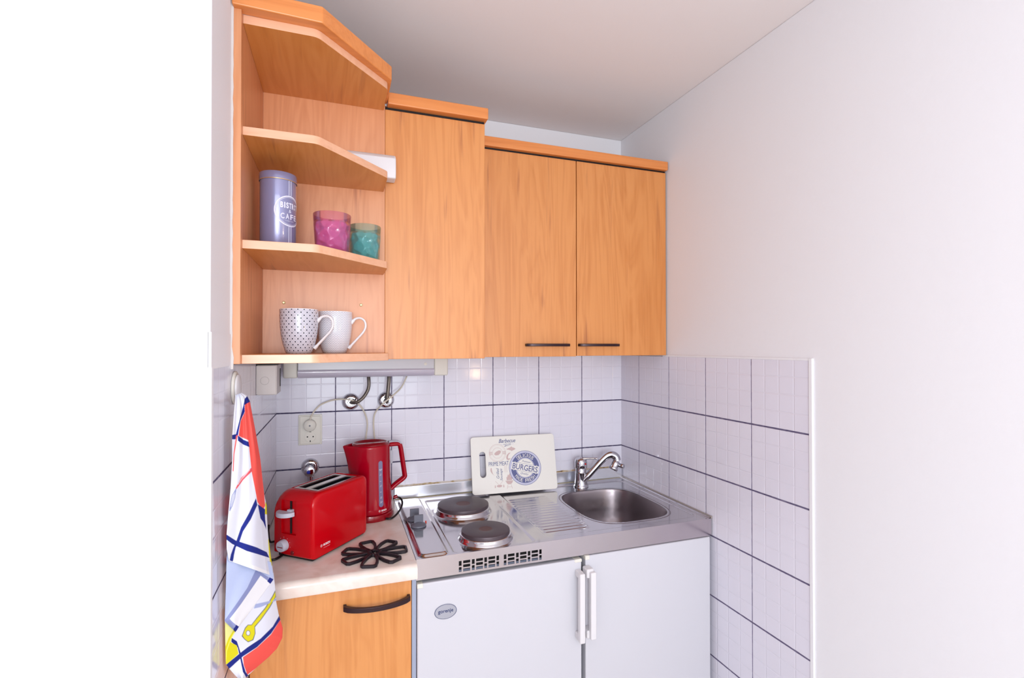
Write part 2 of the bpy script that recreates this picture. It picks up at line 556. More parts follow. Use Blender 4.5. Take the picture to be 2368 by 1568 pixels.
def mugmat(name, kind):
    m = mat(name, (240, 238, 242), 0.12, coat=0.4); g = NT(m)
    uv = g.n('ShaderNodeTexCoord').outputs['UV']; sp = g.n('ShaderNodeSeparateXYZ'); g.l(uv, sp.inputs[0])
    U = sp.outputs[0]; V = sp.outputs[1]
    if kind == 'chevron':
        zz = g.m('ABSOLUTE', g.m('SUBTRACT', g.m('FRACT', g.m('MULTIPLY', U, 19.0)), 0.5))
        t = g.m('FRACT', g.m('ADD', g.m('MULTIPLY', V, 225.0), g.m('MULTIPLY', zz, 2.8)))
        f = g.m('GREATER_THAN', t, 0.66)
        col = g.mix(f, lin((238, 236, 240)), lin((150, 152, 176)))
    else:
        a = g.m('ADD', g.m('MULTIPLY', U, 20.0), g.m('MULTIPLY', V, 71.0))
        b = g.m('SUBTRACT', g.m('MULTIPLY', U, 20.0), g.m('MULTIPLY', V, 71.0))

        def near(x, wdt):
            return g.m('LESS_THAN', g.m('ABSOLUTE', g.m('SUBTRACT', g.m('FRACT', x), 0.5)), wdt)
        fa = g.m('ABSOLUTE', g.m('SUBTRACT', g.m('FRACT', g.m('ADD', a, 50.0)), 0.5))
        fb = g.m('ABSOLUTE', g.m('SUBTRACT', g.m('FRACT', g.m('ADD', b, 50.0)), 0.5))
        dot = g.m('LESS_THAN', g.m('ADD', g.m('MULTIPLY', fa, fa), g.m('MULTIPLY', fb, fb)), 0.042)
        ring = g.m('MAXIMUM', fa, fb)
        r1 = g.m('LESS_THAN', g.m('ABSOLUTE', g.m('SUBTRACT', ring, 0.34)), 0.05)
        r2 = g.m('LESS_THAN', g.m('ABSOLUTE', g.m('SUBTRACT', ring, 0.46)), 0.025)
        col = g.mix(g.m('MAXIMUM', r1, r2), lin((238, 236, 240)), lin((166, 166, 188)))
        col = g.mix(dot, col, lin((64, 66, 90)))
    g.l(col, g.b.inputs['Base Color'])
    return m


MT['mug_lattice'] = mugmat('lattice_mug_print', 'lattice')
MT['mug_chevron'] = mugmat('chevron_mug_print', 'chevron')

# ------------------------------------------------------------------ the room
XL = -1.3895; ZC = 1.1546; FL = -H; YB = -4.3; XR = -3.7; YE = -0.965


def struct(name, mb, m, parent=None, **k):
    o = mb.build(name, m, parent, **k)
    o['kind'] = 'structure'
    return o


struct('floor', MB().box(XR, 0.1, YB, 0.1, FL - 0.08, FL), MT['floor'])
struct('ceiling', MB().box(XR - .1, 0.1, YB - .1, 0.1, ZC, ZC + 0.1), MT['paint_warm'])


def wall(name, mb, org=(0, 0, 0)):
    e = mb.build(name, MT['paint'], None, bevel=0.003, seg=2)
    e['kind'] = 'structure'; e['org'] = (0.0, 0.0, 0.0)
    return e


wb = wall('wall_back', MB().box(XL - 0.1, 0.1, 0.004, 0.1, FL, ZC))
wr = wall('wall_right', MB().box(0.004, 0.1, YB, 0.1, FL, ZC))
wl = wall('wall_left', MB().box(XR, XL - 0.001, YE, 0.1, FL, ZC))
# rear wall of the room with the window opening the daylight comes through
mb = MB().box(XR, -2.31, YB - .1, YB, FL, ZC).box(-0.19, 0.1, YB - .1, YB, FL, ZC).box(-2.31, -0.19, YB - .1, YB, FL, -0.56).box(-2.31, -0.19, YB - .1, YB, 1.06, ZC)
o = mb.build('wall_rear', MT['paint']); o['kind'] = 'structure'
o = MB().box(XR - .1, XR, YB, YE, FL, ZC).build('wall_far_left', MT['paint']); o['kind'] = 'structure'
mb = MB()
for x0, x1, z0, z1 in ((-2.31, -2.25, -.56, 1.06), (-.25, -.19, -.56, 1.06), (-1.28, -1.22, -.56, 1.06), (-2.25, -.25, -.56, -.5), (-2.25, -.25, 1.0, 1.06)):
    mb.box(x0, x1, YB - .07, YB - .01, z0, z1)
o = mb.build('window_1', MT['white_h']); o['kind'] = 'structure'

# tiled areas, a few millimetres proud of the paint
MB().box(XL - 0.003, 0.003, 0.0, 0.0045, FL, 0.1975).build('tile_panel', MT['tile_b'], wb)
MB().box(0.0, 0.0045, -0.13713 - 0.7975, 0.0, FL, 0.1975).build('tile_panel', MT['tile_r'], wr)
MB().box(XL - 0.0045, XL, YE + 0.012, 0.0, FL, 0.198).build('tile_panel', MT['tile_l'], wl)
# plaster bead at the open edge of the tiles
MB().box(-0.002, 0.005, -0.9445, -0.9345, FL, 0.2035).box(-0.0012, 0.005, -0.936, -0.30, 0.197, 0.2035).build('edge_bead', MT['paint'], wr, bevel=0.001)
MB().box(XL - 0.005, XL + 0.0015, YE - 0.001, YE + 0.013, FL, 0.2).build('edge_bead', MT['paint'], wl, bevel=0.001)
# paint smear above the tiles of the left wall
mb = MB()
pts = [(YE, 0.2)]
for i in range(18):
    t = i / 17; pts.append((YE + 0.002 + t * 0.168, 0.197 - (0.006 if i > 15 else 0)))
pts += [(-0.797, 0.26), (YE, 0.26)]
mb.prism(pts, XL - 0.0046, XL + 0.0008, YZ)
mb.build('paint_edge', MT['paint'], wl)
# paint line filling the gap beside the open shelf
mb = MB(); zs = [0.19 + i * (1.1 - 0.19) / 40 for i in range(41)]
rings = []
for i, z in enumerate(zs):
    wdt = 0.0022 + 0.0018 * abs(math.sin(i * 1.7)) + (0.003 if i < 2 else 0)
    rings.append([Vector((XL - .002, -0.7995 - 0.004, z)), Vector((XL + wdt * .8, -0.7995 - 0.001, z)), Vector((XL + wdt * .8, -0.7985 + 0.004, z)), Vector((XL - .002, -0.7985 + 0.004, z))])
mb.loft(rings)
mb.build('sealant_line', MT['silicone'], wl, smoothf=True)

# ------------------------------------------------------------------ upper cabinets
# open end shelf
SY = -0.485          # plane of its back panel
t = thing('open_corner_shelf', 'open wooden end shelf with clipped corner boards, holding the mugs and glasses', 'shelf', (-1.22, -0.64, 0.2))
MB().box(XL + 0.001, XL + 0.0165, -0.7985, SY, 0.2, 0.921).build('side_panel', MT['wood'], t, bevel=0.0008)
MB().box(XL + 0.0165, -1.0619, SY, SY + 0.016, 0.2, 0.921).build('back_panel', MT['wood'], t, bevel=0.0006)


def shelf_poly(x0, x1, yb, yf, xb, ye, r=0.013):
    P = [(x0, yb), (x0, yf)]
    # rounded bend and rounded nose
    c = Vector((xb, yf)); a = Vector((x0, yf)); b = Vector((x1, ye))
    d1 = (a - c).normalized(); d2 = (b - c).normalized()
    for i in range(7):
        s = i / 6; p1 = c + d1 * r; p3 = c + d2 * r
        q = (p1 * (1 - s) ** 2 + c * 2 * s * (1 - s) + p3 * s * s); P.append((q.x, q.y))
    r2 = 0.007; d3 = (c - b).normalized(); e = Vector((x1, yb)); d4 = (e - b).normalized()
    for i in range(5):
        s = i / 4; p1 = b + d3 * r2; p3 = b + d4 * r2
        q = (p1 * (1 - s) ** 2 + b * 2 * s * (1 - s) + p3 * s * s); P.append((q.x, q.y))
    P.append((x1, yb)); return P


def board(name, z0, z1, parent, x1=-1.066, yf=-0.781, ye=-0.607):
    P = shelf_poly(XL + 0.0165, x1, SY, yf, -1.229, ye)
    mb = MB(); mb.prism(P, z0, z1)
    for f in mb.bm.faces:
        f.normal_update()
        f.material_index = 0 if abs(f.normal.z) > 0.5 else 1
    return mb.build(name, [MT['wood_h'], MT['edge']], parent, bevel=0.0008, seg=2)


board('top_board', 0.903, 0.921, t)
board('shelf_board', 0.672, 0.690, t)
board('shelf_board', 0.4375, 0.4555, t)
board('bottom_board', 0.2, 0.2185, t, x1=-1.062)
# cornice of the open shelf
outer = [(XL + .001, -0.812), (-1.2185, -0.806), (-1.057, -0.622), (-1.057, -0.487)]
inner = [(-1.07, -0.487), (-1.083, -0.60), (-1.2285, -0.775), (XL + .001, -0.780)]
mb = MB()
prof = [(0.0, 0.9215), (-0.004, 0.955)]
mb.prism(outer + inner, 0.9209, 0.957)
mb.build('cornice', MT['wood_trim'], t, bevel=0.003, seg=3)
for sx, sz in ((-1.322, 0.352), (-1.126, 0.351)):
    M = Matrix.Translation((sx, SY, sz)) @ RY
    mb = MB(); mb.lathe([(0.0042, 0.0), (0.0042, 0.001), (0.0032, 0.0016), (0.0017, 0.0012), (0.0017, 0.0004)], (0, 0, 0), 20, M)
    o = mb.build('screw_cap', mat('brass_cap', (216, 200, 150), 0.3, metal=0.5), t, smoothf=True)

# tall plain cabinet between shelf and the pair of doors
t = thing('plain_wall_cabinet', 'tall plain wooden wall cabinet without handle, between open shelf and the two handled doors', 'cabinet', (-0.915, -0.24, 0.2))
MB().box(-1.0605, -0.7695, SY + 0.018, -0.002, 0.202, 0.925).build('body', MT['wood'], t)
MB().box(-1.0615, -0.769, SY - 0.0005, SY + 0.0165, 0.2, 0.907).build('door', MT['wood_door2'], t, bevel=0.0012)
MB().box(-1.056, -0.7635, SY - 0.022, SY + 0.03, 0.9145, 0.9475).build('cornice', MT['wood_trim'], t, bevel=0.003)
MB().box(-1.0615, -0.77, SY + 0.003, SY + 0.02, 0.905, 0.916).build('shadow_gap', MT['black'], t)


def bar_handle(x0, x1, yd, z, parent, arch=0.02, hh=0.0095, drop=0.0):
    """arched dark bar whose two ends meet the door at yd"""
    n = 16; rings = []
    for i in range(n + 1):
        s = i / n; x = x0 + (x1 - x0) * s
        k = math.sin(PI * s) ** 0.6
        y = yd - 0.006 - arch * k
        th = 0.004 + 0.005 * (1 - k)
        zz = z - drop * k
        rings.append([Vector((x, y - th, zz - hh / 2)), Vector((x, y + th, zz - hh / 2)), Vector((x, y + th, zz + hh / 2)), Vector((x, y - th, zz + hh / 2))])
    mb = MB(); mb.loft(rings)
    mb.box(x0, x0 + 0.008, yd - 0.008, yd + 0.0005, z - hh / 2, z + hh / 2)
    mb.box(x1 - 0.008, x1, yd - 0.008, yd + 0.0005, z - hh / 2, z + hh / 2)
    return mb.build('handle', MT['handle'], parent, bevel=0.0015, seg=2)


DY = -0.325
t = thing('double_door_wall_cabinet', 'wooden wall cabinet with two doors and dark bar handles above the sink', 'cabinet', (-0.38, -0.16, 0.2))
MB().box(-0.7675, -0.0025, DY + 0.018, -0.002, 0.202, 0.925).build('body', MT['wood'], t)
d = MB().box(-0.7665, -0.3835, DY, DY + 0.0165, 0.2005, 0.9).build('door', MT['wood_door'], t, bevel=0.0012)
bar_handle(-0.578, -0.414, DY, 0.241, d, arch=0.022)
d = MB().box(-0.3805, -0.0025, DY, DY + 0.0165, 0.2025, 0.9).build('door', MT['wood_door2'], t, bevel=0.0012)
bar_handle(-0.376, -0.214, DY, 0.241, d, arch=0.022)
MB().box(-0.7675, -0.001, DY - 0.014, DY + 0.03, 0.9065, 0.939).build('cornice', MT['wood_trim'], t, bevel=0.003)
MB().box(-0.766, -0.004, DY + 0.003, DY + 0.02, 0.898, 0.909).build('shadow_gap', MT['black'], t)

# white plastic box on the plain cabinet, reaching behind the open shelf
mb = MB()
mb.prism([(0, .009), (0, .07), (.006, .075), (.034, .068), (.044, .057), (.047, .02), (.044, 0.002), (.008, 0)], -1.165, -1.036,
         Matrix(((0, 0, 1, 0), (-1, 0, 0, SY - 0.0006), (0, 1, 0, 0.697), (0, 0, 0, 1))))
o = mb.build('appliance_box', MT['white_h'], None, bevel=0.005, seg=4, org=(-1.10, SY, 0.697))
props(o, 'small white plastic box screwed to the cabinet back behind the middle shelf board', 'box')

# ------------------------------------------------------------------ left base cabinet with marble worktop
WF = -0.574
t = thing('wooden_base_cabinet', 'wooden base cabinet with dark arched handle under the marbled worktop', 'cabinet', (-1.19, -0.28, FL))
MB().box(XL + 0.002, -0.999, WF + 0.018, -0.02, FL + 0.1, -0.381).box(XL + 0.002, -0.999, WF + 0.06, -0.1, FL, FL + 0.1).build('body', MT['wood'], t)
d = MB().box(XL + 0.003, -0.999, WF, WF + 0.017, FL + 0.1, -0.386).build('door', MT['wood_base'], t, bevel=0.0012)
bar_handle(-1.172, -1.003, WF, -0.432, d, arch=0.024, hh=0.0125, drop=0.004)

mb = MB()
r = 0.016
P = [(-0.002, -0.34), (-0.002, -0.378), (-0.601, -0.378), (-0.603, -0.374)]
for i in range(9):
    a = PI / 2 * i / 8
    P.append((-0.603 + r - r * math.cos(a) * 1.0, -0.34 - r + r * math.sin(a)))
mb.prism(P, XL + 0.001, -0.9868, YZ)
o = mb.build('marbled_worktop', MT['marble'], None, smoothf=True, angle=50, org=(-1.19, -0.3, -0.378))
props(o, 'short cream marbled worktop under the toaster and kettle', 'worktop')

# ------------------------------------------------------------------ kitchenette: steel top
KX0, KX1, KF, ZT = -0.9855, -0.0045, -0.569, -0.34
sink = thing('steel_cooker_and_sink_top', 'stainless steel kitchenette top with two hotplates, drainer and sink bowl', 'kitchen top', (-0.495, -0.285, -0.4))
BC = (-0.232, -0.312); BH = (0.165, 0.192); BN = 3.4


def sell(x, y, bx=BC, bh=BH, n=BN):
    return (abs((x - bx[0]) / bh[0]) ** n + abs((y - bx[1]) / bh[1]) ** n) ** (1 / n)


def sstep(a, b, x):
    t_ = max(0.0, min(1.0, (x - a) / (b - a))); return t_ * t_ * (3 - 2 * t_)


def rrd(x, y, x0, x1, y0, y1, r):
    """signed distance to rounded rect"""
    qx = abs(x - (x0 + x1) / 2) - (x1 - x0) / 2 + r; qy = abs(y - (y0 + y1) / 2) - (y1 - y0) / 2 + r
    return math.hypot(max(qx, 0), max(qy, 0)) + min(max(qx, qy), 0) - r


HP = [(-0.768, -0.208, 0.0895), (-0.762, -0.47, 0.0735)]


def hgt(x, y):
    z = 0.0
    z += 0.007 * sstep(0.004, -0.005, rrd(x, y, -0.974, -0.896, -0.562, -0.032, 0.018))        # raised switch panel
    d_ = rrd(x, y, -0.878, -0.634, -0.556, -0.06, 0.012)
    z += -0.0035 * sstep(0.0025, -0.0025, d_)
    d_ = rrd(x, y, -0.588, -0.034, -0.535, -0.046, 0.03)
    z += -0.0035 * sstep(0.003, -0.003, d_)
    # drainer ribs
    if -0.60 < x < -0.40 and -0.505 < y < -0.135:
        e0 = sstep(-0.583, -0.572, x) * (1 - sstep(-0.437, -0.415, x))
        e1 = sstep(-0.508, -0.495, y) * (1 - sstep(-0.148, -0.135, y))
        z += 0.0011 * e0 * e1 * math.cos((y + 0.145) * 2 * PI / 0.0245)
    for hx, hy, hr in HP:
        dd = math.hypot(x - hx, y - hy)
        z += 0.005 * sstep(hr + 0.012, hr + 0.003, dd)
    # turned-up edge at the right wall
    z += 0.004 * sstep(-0.016, -0.010, x)
    z += 0.0015 * sstep(-0.032, -0.024, y)
    return z


mb = MB(); NX, NY = 394, 228
grid = [[None] * (NY + 1) for _ in range(NX + 1)]
for i in range(NX + 1):
    x = KX0 + (KX1 - KX0) * i / NX
    for j in range(NY + 1):
        y = KF + (-0.012 - KF) * j / NY
        if sell(x, y) < 0.955:
            continue
        grid[i][j] = mb.bm.verts.new((x, y, ZT + hgt(x, y)))
for i in range(NX):
    for j in range(NY):
        q = [grid[i][j], grid[i + 1][j], grid[i + 1][j + 1], grid[i][j + 1]]
        if all(q):
            mb.face(q)
mb.build('worktop_sheet', MT['steel'], sink, smoothf=True, angle=80)
# bowl
mb = MB(); rings = []
NB = 96


def sring(k, z):
    out = []
    for i in range(NB):
        a = 2 * PI * i / NB
        ca, sa = math.cos(a), math.sin(a)
        r_ = 1 / (abs(ca) ** BN + abs(sa) ** BN) ** (1 / BN)
        out.append(Vector((BC[0] + BH[0] * r_ * ca * k, BC[1] + BH[1] * r_ * sa * k, z)))
    return out


zb = ZT - 0.0035
for k, z in ((1.028, -0.0005), (1.024, 0.0003), (1.006, 0.0004), (0.995, -0.0005), (0.985, -0.0045), (0.975, -0.014), (0.95, -0.045), (0.925, -0.08), (0.89, -0.11), (0.84, -0.133), (0.76, -0.151), (0.64, -0.162), (0.48, -0.168), (0.3, -0.171), (0.12, -0.172)):
    rings.append(sring(k, zb + z))
mb.loft(rings, cap0=False, cap1=True)
bw = mb.build('sink_bowl', MT['steel_b'], sink, smoothf=True, angle=60)
mb = MB(); mb.lathe([(0.03, 0.0), (0.03, 0.002), (0.024, 0.0025), (0.02, 0.001), (0.004, 0.0012)], (BC[0], BC[1] + .03, zb - 0.1715), 32)
mb.build('drain', MT['chrome'], bw, smoothf=True)
# apron with slots
ap = MB().box(KX0, KX1, KF, KF + 0.002, -0.3965, ZT + 0.0002).build('front_apron', MT['steel_a'], sink)
cut = MB()
for gx0, gx1 in ((-0.868, -0.751), (-0.7365, -0.6195)):
    Wd = gx1 - gx0; u0 = 792.0; sc = Wd / (1247 - 792.0)
    for a_, b_, k_ in ((792, 822, 2), (840, 918, 3), (937, 968, 2), (985, 1062, 3), (1078, 1108, 2), (1125, 1202, 3), (1218, 1247, 2)):
        x0 = gx0 + (a_ - u0) * sc; x1 = gx0 + (b_ - u0) * sc
        zt_, zb_ = -0.3605, -0.3905
        if k_ == 2:
            for q in ((0, .44), (.56, 1)):
                cut.box(x0, x1, KF - 0.01, KF + 0.02, zt_ + (zb_ - zt_) * q[1], zt_ + (zb_ - zt_) * q[0])
        else:
            for q in ((0, .25), (.37, .62), (.74, 1)):
                cut.box(x0, x1, KF - 0.01, KF + 0.02, zt_ + (zb_ - zt_) * q[1], zt_ + (zb_ - zt_) * q[0])
boolean(ap, cut)
MB().box(KX0 + 0.001, KX0 + 0.003, KF + .002, -0.012, -0.3965, ZT - 0.001).build('side_lip', MT['steel_a'], sink)
MB().box(-0.9, -0.6, KF + 0.028, KF + 0.034, -0.396, -0.352).build('vent_interior', MT['black'], sink)
# upstand against the wall
MB().box(KX0, -0.0045, -0.0125, -0.0015, ZT - 0.004, -0.2935).build('upstand', MT['steel_u'], sink, bevel=0.002)
# strip along the right wall
MB().box(-0.0058, -0.0008, KF, -0.0126, ZT - 0.002, ZT + 0.0075).build('edge_strip', mat('grey_seal', (176, 166, 160), 0.35, metal=0.5), sink, bevel=0.001)
# joints of stained sealant
mb = MB(); rings = []
for i in range(121):
    x = KX0 + (-0.003 - KX0) * i / 120
    wv = 0.0012 * math.sin(i * 0.9) + 0.0008 * math.sin(i * 2.3)
    rings.append([Vector((x, -0.0005, -0.2945)), Vector((x, -0.0085, -0.2945)), Vector((x, -0.0085, -0.2930 + wv * .3)), Vector((x, -0.0005, -0.2893 + wv * .7))])
mb.loft(rings); mb.build('sealant_joint', MT['joint'], sink)
mb = MB(); mb.tube([(KX0 + .002, -0.0165, ZT + 0.0025), (-0.008, -0.0165, ZT + 0.001)], 0.0016, 8)
mb.build('sealant_joint', mat('olive_sealant', (176, 164, 130), 0.5), sink, smoothf=True)


def hotplate(hx, hy, r, zoff):
    z = ZT + 0.0025
    p = MB().lathe([(r * 0.28, 0.0213), (r * 0.31, 0.0216), (r - 0.006, 0.0224), (r - 0.001, 0.021), (r, 0.018), (r, 0.0105), (r - 0.003, 0.0095)], (hx, hy, z - 0.001), 72, cap0=False).build('hotplate', MT['iron'], sink, smoothf=True, angle=40)
    mb = MB(); mb.lathe([(r - 0.004, 0.0100), (r + 0.003, 0.0096), (r + 0.0045, 0.0078), (r + 0.0045, 0.003), (r + 0.007, 0.0002), (r + 0.0098, -0.0050)], (hx, hy, z), 72, cap0=False, cap1=False)
    mb.build('spill_ring', MT['steel'], p, smoothf=True, angle=50)
    MB().lathe([(0.0, 0.0205), (r * 0.2, 0.0207), (r * 0.285, 0.0213)], (hx, hy, z - 0.001), 40, cap0=False, cap1=False).build('centre_spot', MT['iron_c'], p)


for a_ in HP:
    hotplate(a_[0], a_[1], a_[2], 0)


def knob(x, y):
    z = ZT + 0.007
    k = MB()
    k.lathe([(0.024, 0.0), (0.0245, 0.002), (0.0235, 0.006), (0.016, 0.0095), (0.010, 0.013), (0.006, 0.0145)], (x, y, z), 40)
    rot = Matrix.Translation((x, y, z)) @ Matrix.Rotation(-0.05, 4, 'Z')
    k.box(-0.0145, 0.0145, -0.0035, 0.0035, 0.003, 0.036, rot)
    k.build('knob', MT['grey'], sink, bevel=0.0015, seg=2)


knob(-0.944, -0.336); knob(-0.9475, -0.272)
MB().lathe([(0.0025, 0.0), (0.0025, 0.004), (0.001, 0.0055)], (-0.9165, -0.31, ZT + 0.007), 12).build('indicator_light', mat('orange_lamp', (214, 70, 50), 0.3), sink, smoothf=True)

# ------------------------------------------------------------------ fridge and sink cupboard below
t = thing('fridge', 'white built-in fridge with oval badge under the hotplates', 'fridge', (-0.738, -0.28, FL))
MB().box(-0.984, -0.489, -0.535, -0.03, FL + 0.06, -0.4).build('body', MT['kside'], t)
MB().box(-0.9965, -0.9850, -0.566, -0.03, FL + 0.06, -0.383).build('side_panel', MT['kside'], t)
d = MB().box(-0.9835, -0.4915, -0.575, -0.536, FL + 0.08, -0.4045).build('door', MT['white'], t, bevel=0.004)
MB().box(-0.984, -0.968, -0.5765, -0.54, -0.416, -0.4035).build('hinge_cap', MT['cream'], d, bevel=0.002)
MB().box(-0.515, -0.491, -0.5765, -0.54, -0.413, -0.4035).build('hinge_cap', MT['cream'], d, bevel=0.002)
MB().box(-0.516, -0.4985, -0.614, -0.596, -0.636, -0.432).box(-0.514, -0.497, -0.6, -0.574, -0.636, -0.615).box(-0.514, -0.497, -0.6, -0.574, -0.452, -0.432).build('handle', MT['white_h'], d, bevel=0.004, seg=3)
bd = MB().lathe([(0.0, 0.0), (0.0305, 0.0), (0.0305, 0.0012), (0.029, 0.002), (0.0, 0.002)], (0, 0, 0), 56, Matrix.Translation((-0.9065, -0.575, -0.489)) @ RY @ Matrix.Rotation(0.06, 4, 'Z'), sy=0.655, cap0=False, cap1=False).build('badge', MT['badge'], d)
mb = MB(); V, F = text2d('gorenje', 0.042, None, bold=0.015); mb.add2d(V, F, lambda x, y: Vector((-0.9065 + x, -0.5773, -0.4885 + y)))
mb.build('lettering', MT['navy'], bd)
mb = MB(); V, F = disc2d(0, 0, 0.0294, 0.0306, 64, ry=0.655); mb.add2d(V, F, lambda x, y: Vector((-0.9065 + x, -0.5773, -0.489 + y)))
mb.build('outline', MT['navy'], bd)

t = thing('sink_cupboard', 'white cupboard door with tall white handle under the sink, right of the fridge', 'cabinet', (-0.245, -0.28, FL))
MB().box(-0.4775, -0.4615, -0.535, -0.03, FL + 0.06, -0.4).box(-0.0315, -0.0155, -0.535, -0.03, FL + 0.06, -0.4).box(-0.4615, -0.0315, -0.535, -0.03, FL + 0.06, FL + 0.08).build('body', MT['kside'], t)
d = MB().box(-0.4785, -0.0155, -0.575, -0.536, FL + 0.08, -0.3985).build('door', MT['white'], t, bevel=0.003)
MB().box(-0.4795, -0.4645, -0.5765, -0.54, -0.41, -0.3975).build('hinge_cap', MT['cream'], d, bevel=0.002)
MB().box(-0.4815, -0.4625, -0.616, -0.598, -0.63, -0.432).box(-0.4895, -0.466, -0.605, -0.574, -0.63, -0.606).box(-0.4895, -0.466, -0.605, -0.574, -0.452, -0.425).build('handle', MT['white_h'], d, bevel=0.004, seg=3)
# filler between
o = MB().box(-0.4885, -0.479, -0.52, -0.5, FL + 0.06, -0.3985).build('filler_strip', mat('grey_filler', (188, 184, 186), 0.5), t)

# ------------------------------------------------------------------ faucet
t = thing('kitchen_faucet', 'chrome single-lever faucet with swung spout behind the sink bowl', 'faucet', (-0.236, -0.068, ZT - 0.003))
fx, fy = -0.2345, -0.068; zt = ZT - 0.003
mb = MB(); mb.lathe([(0.031, 0), (0.031, 0.004), (0.028, 0.007), (0.027, 0.012), (0.026, 0.02), (0.0245, 0.03), (0.0235, 0.056), (0.0237, 0.058), (0.0222, 0.0595), (0.0225, 0.085), (0.024, 0.09)], (fx, fy, zt), 40)
mb.build('body', MT['chrome'], t, smoothf=True, angle=50)
lv = MB()
rings = []
for i, (dx, dz, hw, th) in enumerate([(-0.024, 0.086, 0.019, 0.0), (-0.0245, 0.104, 0.02, 0), (-0.018, 0.114, 0.0195, 0), (-0.004, 0.119, 0.018, 0)]):
    pass
lv.lathe([(0.0255, 0.079), (0.0262, 0.083), (0.0262, 0.102), (0.0235, 0.112), (0.016, 0.118), (0.002, 0.1195)], (fx, fy, zt), 40)
pts = [Vector((fx - 0.004, fy, zt + 0.1155)), Vector((fx + 0.02, fy - 0.012, zt + 0.117)), Vector((fx + 0.045, fy - 0.026, zt + 0.1185)), Vector((fx + 0.058, fy - 0.033, zt + 0.1175))]
lv.tube(pts, lambda s: 0.0125 - 0.004 * s + (0.0015 if s > .8 else 0), 16, sub=4, flat=(1.0, 0.5))
l_ = lv.build('lever', MT['chrome'], t, smoothf=True, angle=50)
M = Matrix.Translation((fx + 0.0085, fy - 0.0252, zt + 0.097)) @ Matrix.Rotation(0.28, 4, 'Z') @ RY
MB().lathe([(0.0036, 0), (0.0036, 0.0012), (0.001, 0.0022)], (0, 0, 0), 16, M).build('red_dot', mat('red_mark', (200, 10, 24), 0.3), l_, smoothf=True)
sp = MB()
pts = [Vector((-0.229, -0.083, zt + 0.028)), Vector((-0.213, -0.089, zt + 0.046)), Vector((-0.17, -0.10, zt + 0.094)), Vector((-0.147, -0.106, zt + 0.118)), Vector((-0.13, -0.111, zt + 0.13)), Vector((-0.113, -0.115, zt + 0.131)), Vector((-0.1, -0.119, zt + 0.122)), Vector((-0.096, -0.121, zt + 0.108))]
sp.tube(pts, lambda s: 0.0115 if s < .1 else 0.0120 + 0.005 * s, 20, sub=5)
sp.build('spout', MT['chrome'], t, smoothf=True, angle=60)
ar = MB()
ar.lathe([(0.012, 0.014), (0.0165, 0.010), (0.0175, 0.0), (0.0165, -0.012), (0.019, -0.016), (0.0195, -0.022), (0.017, -0.026), (0.004, -0.027)], (-0.104, -0.122, zt + 0.094), 28, Matrix.Rotation(0.5, 4, 'Y'))
ar.build('aerator', MT['chrome'], t, smoothf=True, angle=50)
MB().lathe([(0.008, 0.0), (0.0098, 0.003), (0.0098, 0.016), (0.0085, 0.018), (0.001, 0.0183)], (0, 0, 0), 24, Matrix.Translation((-0.088, -0.131, zt + 0.088)) @ Matrix.Rotation(0.5, 4, 'Z') @ RY).build('switch_button', MT['chrome'], t, smoothf=True)

# ------------------------------------------------------------------ cutting board
BL = Vector((-0.697, -0.070, ZT + 0.0045)); BR = Vector((-0.350, -0.086, ZT + 0.003))
ex = (BR - BL).normalized(); ey = Vector((0.0105, 0.2266, 0.9739)); ey = (ey - ex * ey.dot(ex)).normalized(); en = ex.cross(ey)   # en points to the room
BM = Matrix(((ex.x, ey.x, en.x, BL.x), (ex.y, ey.y, en.y, BL.y), (ex.z, ey.z, en.z, BL.z), (0, 0, 0, 1)))
t = thing('cutting_board', 'cream plastic cutting board with blue printed round emblem, leaning on the tiled wall', 'cutting board', (-0.52, -0.075, ZT))
mb = MB(); mb.prism(rrect(0, 0.3505, 0, 0.2195, 0.012, 6), -0.0075, 0, BM)
bo = mb.build('board', MT['boardplastic'], t)
cut = MB(); cut.prism(rrect(0.0335, 0.0575, 0.063, 0.161, 0.0118, 8), -0.02, 0.02, BM)
boolean(bo, cut)
bvm = bo.modifiers.new('bevel', 'BEVEL'); bvm.width = 0.0016; bvm.segments = 3; bvm.limit_method = 'ANGLE'; bvm.angle_limit = math.radians(50)
# shallow rim line of the board
LV = [0.0004]


def onb(x, y, h=None):
    return BM @ Vector((x, y, h if h is not None else LV[0]))


def txt(mb, s, x, y, wd=None, h=None, rot=0, shear=0, bold=0, lv=0.0004, spacing=1.0):
    V, F = text2d(s, wd, h, shear, bold, spacing=spacing)
    c_, s_ = math.cos(rot), math.sin(rot)
    mb.add2d(V, F, lambda a, b: onb(x + a * c_ - b * s_, y + a * s_ + b * c_, lv))


def arc_text(mb, s, cx, cy, r, a_mid, span, h, top=True, bold=0.0, lv=0.0012):
    n = len(s)
    for i, ch in enumerate(s):
        if ch == ' ':
            continue
        f = (i - (n - 1) / 2) / max(1, n - 1)
        a = a_mid - f * span if top else a_mid + f * span
        rot = a - PI / 2 if top else a + PI / 2
        V, F = text2d(ch, (h * 0.18 if ch == 'I' else h * 0.62), h, 0, bold)
        c_, s_ = math.cos(rot), math.sin(rot)
        X = cx + r * math.cos(a); Y = cy + r * math.sin(a)
        mb.add2d(V, F, lambda p, q: onb(X + p * c_ - q * s_, Y + p * s_ + q * c_, lv))


ink = MB(); pale = MB(); pk = MB(); wh = MB()
# round emblem
ex0, ey0 = 0.2180, 0.0900


def ad(mb, VF, lv):
    mb.add2d(VF[0], VF[1], lambda x, y: onb(x, y, lv))


